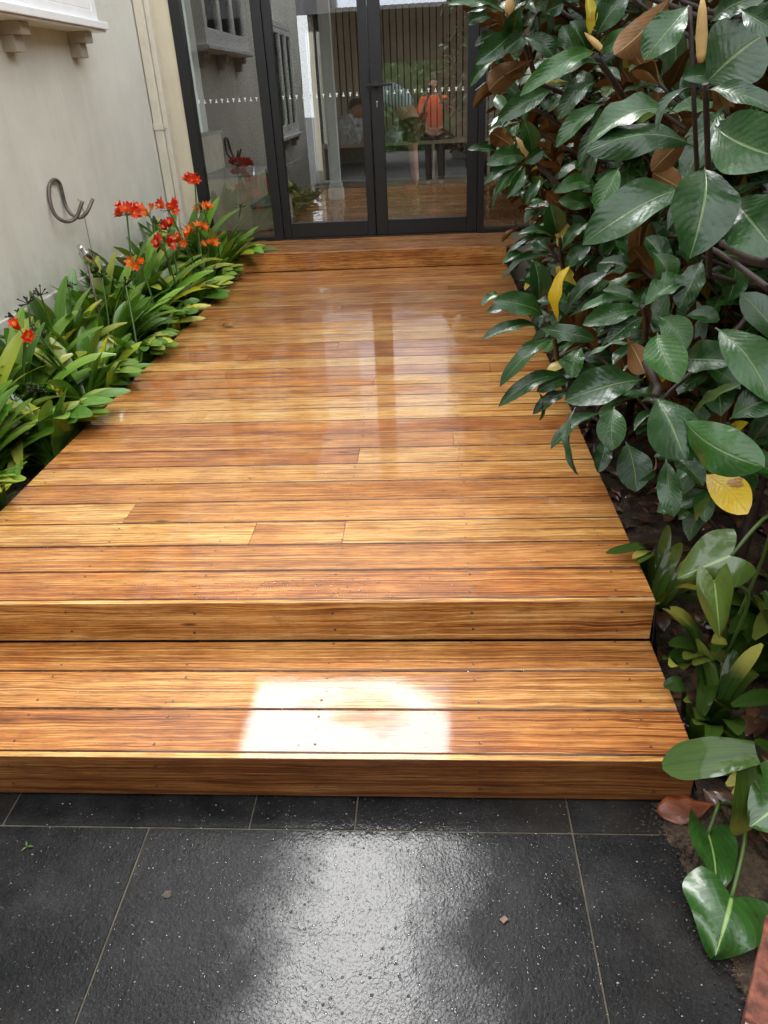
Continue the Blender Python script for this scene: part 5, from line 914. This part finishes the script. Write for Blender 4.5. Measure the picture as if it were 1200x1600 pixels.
flat_leaf('fallen_leaf', (.03, .92, -.21), (-.002, .80, -.19), .05, M['rust'], 'glossy rust leaf standing against the deck edge under the magnolia', seed=9, N=(-.6, -.4, .7))
bm = bmesh.new()
for k in range(3):
    a = k * 2.1; c = Vector((-1.53, -.575, ZP + .002)); bm.faces.new([bm.verts.new(c + Vector(q)) for q in ((0, 0, 0), (.007*math.cos(a-.4), .007*math.sin(a-.4), .002), (.017*math.cos(a), .017*math.sin(a), .001), (.007*math.cos(a+.4), .007*math.sin(a+.4), .002))])
o = obj('torn_leaf', bm, M['stalk'], label='tiny green torn leaf scrap on the left paving slab', cat='leaf'); o.modifiers.new('s', 'SOLIDIFY').thickness = .0006
bm = bmesh.new(); box(bm, -.008, .008, -.0065, .0065, 0, .003, M=Matrix.Translation((-.455, -.725, ZP + .001)) @ Matrix.Rotation(.7, 4, 'Z')); obj('stone_chip', bm, M['litter'], bevel=.002, label='small brownish chip on the wet paving right of centre', cat='chip')
bm = bmesh.new(); bmesh.ops.create_icosphere(bm, subdivisions=3, radius=.008)
for v in bm.verts: v.co = Vector((v.co.x*1.1, v.co.y, v.co.z*.2)) * (1 + .4*noise3(*(v.co*160))) + Vector((-1.165, -.685, ZP + .002))
obj('mortar_blob', bm, M['grout'], smooth=True, label='dried tan mortar blob on the paving left of centre', cat='mortar')
# ---- litter (uncountable) on both beds
bm, uvl, cl = leaf_bm(); rr = random.Random(15)
for k in range(700):
    x = rr.uniform(.02, .9); y = rr.uniform(-.9, 2.6) if k < 680 else rr.uniform(-.2, 4.8); z = rb(x, y) + rr.uniform(.004, .022); a = rr.random() * 6.28; l = rr.uniform(.04, .13)
    if y < -.45 and x < .08: continue
    P = Vector((x, y, z)); magnolia_leaf(bm, uvl, cl, P, P + Vector((math.cos(a), math.sin(a), rr.uniform(-.12, .12))) * l, l * .42, (rr.uniform(-.5, .5), rr.uniform(-.5, .5), 1), rr.uniform(-.1, .2), rr.uniform(-.5, .8), 0, rr, 7, 2)
for k in range(160):
    x = rr.uniform(-2.7, -2.12); y = rr.uniform(0, 4.8); z = -.225; a = rr.random() * 6.28; l = rr.uniform(.03, .08); P = Vector((x, y, z + rr.uniform(.0, .02)))
    magnolia_leaf(bm, uvl, cl, P, P + Vector((math.cos(a), math.sin(a), rr.uniform(-.1, .1))) * l, l * .4, (rr.uniform(-.4, .4), rr.uniform(-.4, .4), 1), .1, .3, 0, rr, 6, 2)
obj('leaf_litter', bm, M['litter'], kind='stuff')
bm = bmesh.new()
for k in range(60):
    x = rr.uniform(.05, .9); y = rr.uniform(-.6, 2.5); P = Vector((x, y, rb(x, y) + .02)); d = Vector((rr.uniform(-1, 1), rr.uniform(-1, 1), rr.uniform(-.1, .5))).normalized() * rr.uniform(.08, .3)
    tube(bm, smooth_path([P, P + d * .5 + Vector((0, 0, .02)), P + d], 3), rr.uniform(.001, .003), 5)
obj('twigs', bm, M['twig'], kind='stuff')
# ---- grit and droplets on the paving
LM = []; rr = random.Random(31)
for k in range(260):
    x = rr.uniform(-1.75, 0); y = rr.uniform(-1.0, -.44); r_ = rr.uniform(.0006, .0018); P = Vector((x, y, ZP + .0005)); LM.append(Matrix.Translation(P) @ Matrix.Diagonal((r_ * rr.uniform(.7, 2), r_, r_ * .6, 1)))
lumps('grit', LM, ICO1, simple('pale_grit', (.34, .32, .28), .7, var=.4, scale=50), kind='stuff')
LM = []
for k in range(900):
    y = rr.uniform(-1.0, -.44); x = -.10 + (-.43 - y) * .16 + rr.gauss(.03, .035); r_ = rr.uniform(.0012, .0045) * rr.uniform(.5, 1)
    if y < -.62 and x > -.02: continue
    LM.append(Matrix.Translation((x, y, ZP + max(0, (x + .09) * .12) + .001)) @ Euler((rr.random()*3, rr.random()*3, 0)).to_matrix().to_4x4() @ Matrix.Diagonal((r_ * rr.uniform(.7, 1.8), r_, r_ * .7, 1)))
lumps('soil_crumbs', LM, ICO1, M['soil'], False, kind='stuff')
# ---- water beads on the boards
s = NT('water_bead'); s.t.nodes.remove(s.p); tr = s.n('ShaderNodeBsdfTransparent'); tr.inputs[0].default_value = (.93, .93, .93, 1); gl = s.n('ShaderNodeBsdfGlossy'); gl.inputs['Roughness'].default_value = .02; fr_n = s.n('ShaderNodeFresnel'); fr_n.inputs['IOR'].default_value = 1.5
mx = s.n('ShaderNodeMixShader'); s.L(s.math('ADD', fr_n.outputs[0], .04), mx.inputs[0]); s.L(tr.outputs[0], mx.inputs[1]); s.L(gl.outputs[0], mx.inputs[2]); s.L(mx.outputs[0], s.out.inputs['Surface'])
LM = []; rr = random.Random(52)
for k in range(520):
    if k < 200: x = rr.gauss(-1.05, .22); y = rr.uniform(.022, .12); z = 0
    elif k < 360: x = rr.uniform(-2.0, -.03); y = rr.uniform(.03, 1.4); z = 0
    else: x = rr.uniform(-1.75, -.03); y = rr.uniform(-.40, -.02); z = ZR
    r_ = rr.uniform(.0008, .0028)
    if not (-2.05 < x < -.02): continue
    LM.append(Matrix.Translation((x, y, z)) @ Matrix.Diagonal((r_ * rr.uniform(1, 2.2), r_, r_ * .55, 1)))
for k in range(1900):
    x = rr.gauss(-.66, .26) if k < 1200 else rr.uniform(-1.75, -.02); y = rr.uniform(-1.0, -.45); r_ = rr.uniform(.0009, .0030) * rr.uniform(.5, 1)
    if x > -.1: continue
    LM.append(Matrix.Translation((x, y, ZP)) @ Matrix.Rotation(rr.random() * 3, 4, 'Z') @ Matrix.Diagonal((r_ * rr.uniform(1, 1.9), r_, r_ * .5, 1)))
lumps('water_beads', LM, ICO2, s.m, kind='stuff')
# ================================================================== PEOPLE
def skin_mesh(name, verts, edges, mat, parent, root=0, sub=2, **k):
    me = bpy.data.meshes.new(name); me.from_pydata([v[0] for v in verts], edges, []); o = bpy.data.objects.new(name, me); COL.objects.link(o)
    if parent: o.parent = parent; o.matrix_parent_inverse = Matrix.Translation(-parent.location) if parent.type == 'EMPTY' else Matrix.Identity(4)
    o.modifiers.new('s', 'SKIN'); 
    for i, v in enumerate(verts):
        sv = me.skin_vertices[0].data[i]; r_ = v[1]; sv.radius = r_ if isinstance(r_, tuple) else (r_, r_); sv.use_root = (i == root)
    sb = o.modifiers.new('d', 'SUBSURF'); sb.levels = sub; sb.render_levels = sub; o.modifiers['s'].use_smooth_shade = True
    me.materials.append(mat); return tag(o, **k)
def hand(V, E, wi, W, d, up, r=.0085):
    """palm and five fingers grown from wrist vertex wi."""
    d = d.normalized(); s_ = d.cross(up).normalized(); p = len(V); V.append((W + d * .05, (.036, .016))); E.append((wi, p))
    for k, l in enumerate((.062, .072, .068, .052)):
        b = W + d * .085 + s_ * (.030 - k * .020); q = len(V); V += [(b, r * 1.1), (b + d * l * .55 - up * .008, r), (b + d * l * .85 - up * .03, r * .85)]; E += [(p, q), (q, q+1), (q+1, q+2)]
    q = len(V); b = W + d * .035 + s_ * .038; V += [(b, r * 1.25), (b + (d * .7 + s_ * .5) * .035, r * 1.1), (b + (d + s_ * .2) * .060, r * .9)]; E += [(p, q), (q, q+1), (q+1, q+2)]
def head(parent, c, fw, hairmat, tilt=0):
    fw = Vector(fw).normalized(); up = Vector((0, 0, 1)); up = (up - fw * up.dot(fw)).normalized(); sd = fw.cross(up); Mh = Matrix(((sd.x, fw.x, up.x, c.x), (sd.y, fw.y, up.y, c.y), (sd.z, fw.z, up.z, c.z), (0, 0, 0, 1)))
    bm = bmesh.new(); bmesh.ops.create_uvsphere(bm, u_segments=32, v_segments=22, radius=1)
    for v in bm.verts:
        x, y, z = v.co; w_ = .076 * (1 - .20 * max(0, -z)); yy = y * .094; zz = z * .115
        if y > .2:
            yy += .020 * math.exp(-((x/.16)**2 + ((z + .12)/.20)**2)) + .006 * math.exp(-((x/.35)**2 + ((z + .55)/.12)**2)) - .008 * (math.exp(-(((x - .38)/.16)**2 + ((z - .05)/.12)**2)) + math.exp(-(((x + .38)/.16)**2 + ((z - .05)/.12)**2)))
        v.co = Vector((x * w_, yy, zz))
    bmesh.ops.transform(bm, matrix=Mh, verts=bm.verts); h = obj('head', bm, M['skin'], parent, smooth=True)
    for s_ in (-1, 1):
        bm = bmesh.new(); bmesh.ops.create_uvsphere(bm, u_segments=10, v_segments=8, radius=.011, matrix=Mh @ Matrix.Translation((s_ * .029, .078, .006))); obj('eye', bm, M['white'], h, smooth=True)
        bm = bmesh.new(); bmesh.ops.create_uvsphere(bm, u_segments=12, v_segments=8, radius=.03, matrix=Mh @ Matrix.Translation((s_ * .076, -.004, -.005)) @ Matrix.Diagonal((.25, .6, 1, 1))); obj('ear', bm, M['skin'], h, smooth=True)
    bm = bmesh.new(); bmesh.ops.create_uvsphere(bm, u_segments=28, v_segments=20, radius=1)
    bmesh.ops.delete(bm, geom=[v for v in bm.verts if v.co.z < .18 + (.45 * v.co.y if v.co.y > 0 else .75 * v.co.y)], context='VERTS')
    for v in bm.verts: v.co = Vector((v.co.x * .084, v.co.y * .101 - .004, v.co.z * .124 + .003)) * (1 + .03 * noise3(*(v.co*6)))
    bmesh.ops.transform(bm, matrix=Mh, verts=bm.verts); hh = obj('hair', bm, hairmat, h, smooth=True); hh.modifiers.new('s', 'SOLIDIFY').thickness = .006
# photographer, standing behind the camera (seen mirrored in the right door)
FZ = ZP; px, py = -.49, -2.10
ph = empty('person', (px, py, FZ), label='person in a bright orange shirt holding up a phone, mirrored in the right door', cat='person')
v3 = lambda x, y, z: Vector((px + x, py + y, FZ + z))
V = [(v3(0, 0, .90), (.150, .105))]; E = []
def addc(chain, start):
    global V, E
    i = start
    for p, r_ in chain: V.append((p, r_)); E.append((i, len(V) - 1)); i = len(V) - 1
    return i
ch = addc([(v3(0, 0, 1.02), (.135, .095)), (v3(0, 0, 1.18), (.150, .105)), (v3(0, 0, 1.30), (.145, .09))], 0)
nk = addc([(v3(0, .0, 1.385), .052), (v3(0, .012, 1.43), .05)], ch)
wr = []
for s_ in (-1, 1):
    a = addc([(v3(s_*.165, 0, 1.31), .055), (v3(s_*.225, .03, 1.16), .045), (v3(s_*.235, .06, 1.06), .040), (v3(s_*.16, .21, 1.22), .034), (v3(s_*.085, .31, 1.385), .026)], ch); wr.append((a, s_))
    addc([(v3(s_*.088, 0, .80), .090), (v3(s_*.095, .005, .62), .072), (v3(s_*.10, .01, .48), .056), (v3(s_*.105, -.005, .32), .056), (v3(s_*.11, -.01, .10), .038), (v3(s_*.11, .02, .045), .040), (v3(s_*.12, .11, .035), (.042, .032)), (v3(s_*.122, .16, .03), .026)], 0)
for a, s_ in wr: hand(V, E, a, V[a][0], Vector((-s_*.35, .25, .75)), Vector((s_*.3, -.9, .2)))
bd = skin_mesh('body', V, E, M['skin'], ph)
SV = [(v3(0, 0, .86), (.165, .12)), (v3(0, 0, 1.02), (.155, .112)), (v3(0, 0, 1.18), (.168, .122)), (v3(0, 0, 1.30), (.155, .102)), (v3(0, .0, 1.365), .070)]; SE = [(0, 1), (1, 2), (2, 3), (3, 4)]
for s_ in (-1, 1):
    q = len(SV); SV += [(v3(s_*.172, 0, 1.31), .070), (v3(s_*.228, .03, 1.16), .062), (v3(s_*.236, .045, 1.10), .060)]; SE += [(3, q), (q, q+1), (q+1, q+2)]
skin_mesh('shirt', SV, SE, M['orange'], ph)
TV = [(v3(0, 0, .90), (.160, .114))]; TE = []
for s_ in (-1, 1):
    q = len(TV); TV += [(v3(s_*.090, 0, .80), .100), (v3(s_*.097, .005, .62), .083), (v3(s_*.10, .01, .48), .070), (v3(s_*.105, -.005, .32), .068), (v3(s_*.11, -.005, .09), .055)]; TE += [(0, q), (q, q+1), (q+1, q+2), (q+2, q+3), (q+3, q+4)]
skin_mesh('trousers', TV, TE, M['trouser'], ph)
for s_ in (-1, 1):
    bm = bmesh.new(); tube(bm, [v3(s_*.11, -.055, .035), v3(s_*.112, .0, .045), v3(s_*.118, .10, .04), v3(s_*.122, .185, .03)], [.035, .048, .050, .030], 12)
    obj('shoe', bm, M['trouser'], ph)
head(ph, v3(0, .02, 1.52), (0, 1, -.12), M['hair'])
bm = bmesh.new(); Mp = Matrix.Translation((-.56, -1.715, 1.215)) @ Matrix.Rotation(R(-29), 4, 'X'); box(bm, -.037, .037, -.004, .004, -.11, .04, M=Mp); obj('phone', bm, M['phone'], bevel=.003, label='black phone held up by the person in orange', cat='phone')
# person bending over indoors
qx, qy, qz = -.80, 8.45, IZ
p2 = empty('person', (qx, qy, qz), label='person in a striped shirt and maroon shorts bending over indoors behind the door stiles', cat='person')
u3 = lambda x, y, z: Vector((qx + x, qy + y, qz + z))
V = [(u3(0, 0, .84), (.15, .12))]; E = []
ch = addc([(u3(-.12, .02, .97), (.13, .12)), (u3(-.27, .04, 1.05), (.14, .13)), (u3(-.40, .05, 1.04), (.12, .12))], 0)
nk = addc([(u3(-.49, .05, .98), .055), (u3(-.53, .05, .94), .05)], ch); wr = []
for s_ in (-1, 1):
    a = addc([(u3(-.38, .05 + s_*.15, 1.02), .055), (u3(-.41, .06 + s_*.19, .88), .045), (u3(-.43, .08 + s_*.18, .76), .038), (u3(-.50, .12 + s_*.14, .68), .032), (u3(-.56, .16 + s_*.10, .62), .026)], ch); wr.append(a)
    addc([(u3(.02, s_*.09, .74), .09), (u3(.03, s_*.10, .58), .075), (u3(.02, s_*.10, .44), .056), (u3(.03, s_*.105, .28), .055), (u3(.05, s_*.11, .09), .038), (u3(.04, s_*.11, .04), .04), (u3(-.06, s_*.12, .03), (.04, .03)), (u3(-.11, s_*.12, .03), .026)], 0)
for a in wr: hand(V, E, a, V[a][0], Vector((-.3, .2, -.6)), Vector((-.6, .2, .5)))
skin_mesh('body', V, E, M['skin'], p2)
SV = [(u3(.01, 0, .86), (.165, .13)), (u3(-.12, .02, .98), (.15, .14)), (u3(-.27, .04, 1.06), (.16, .15)), (u3(-.40, .05, 1.05), (.135, .135)), (u3(-.47, .05, 1.0), .07)]; SE = [(0, 1), (1, 2), (2, 3), (3, 4)]
for s_ in (-1, 1):
    q = len(SV); SV += [(u3(-.38, .05 + s_*.155, 1.02), .068), (u3(-.41, .06 + s_*.195, .88), .056), (u3(-.43, .08 + s_*.185, .76), .05), (u3(-.50, .12 + s_*.14, .69), .042)]; SE += [(3, q), (q, q+1), (q+1, q+2), (q+2, q+3)]
skin_mesh('shirt', SV, SE, M['stripe'], p2)
TV = [(u3(0, 0, .84), (.165, .135))]; TE = []
for s_ in (-1, 1):
    q = len(TV); TV += [(u3(.02, s_*.09, .74), .108), (u3(.03, s_*.10, .58), .098), (u3(.025, s_*.10, .50), .095)]; TE += [(0, q), (q, q+1), (q+1, q+2)]
skin_mesh('shorts', TV, TE, M['maroon'], p2)
head(p2, u3(-.62, .06, .90), (-.6, .1, -.7), M['hair'])
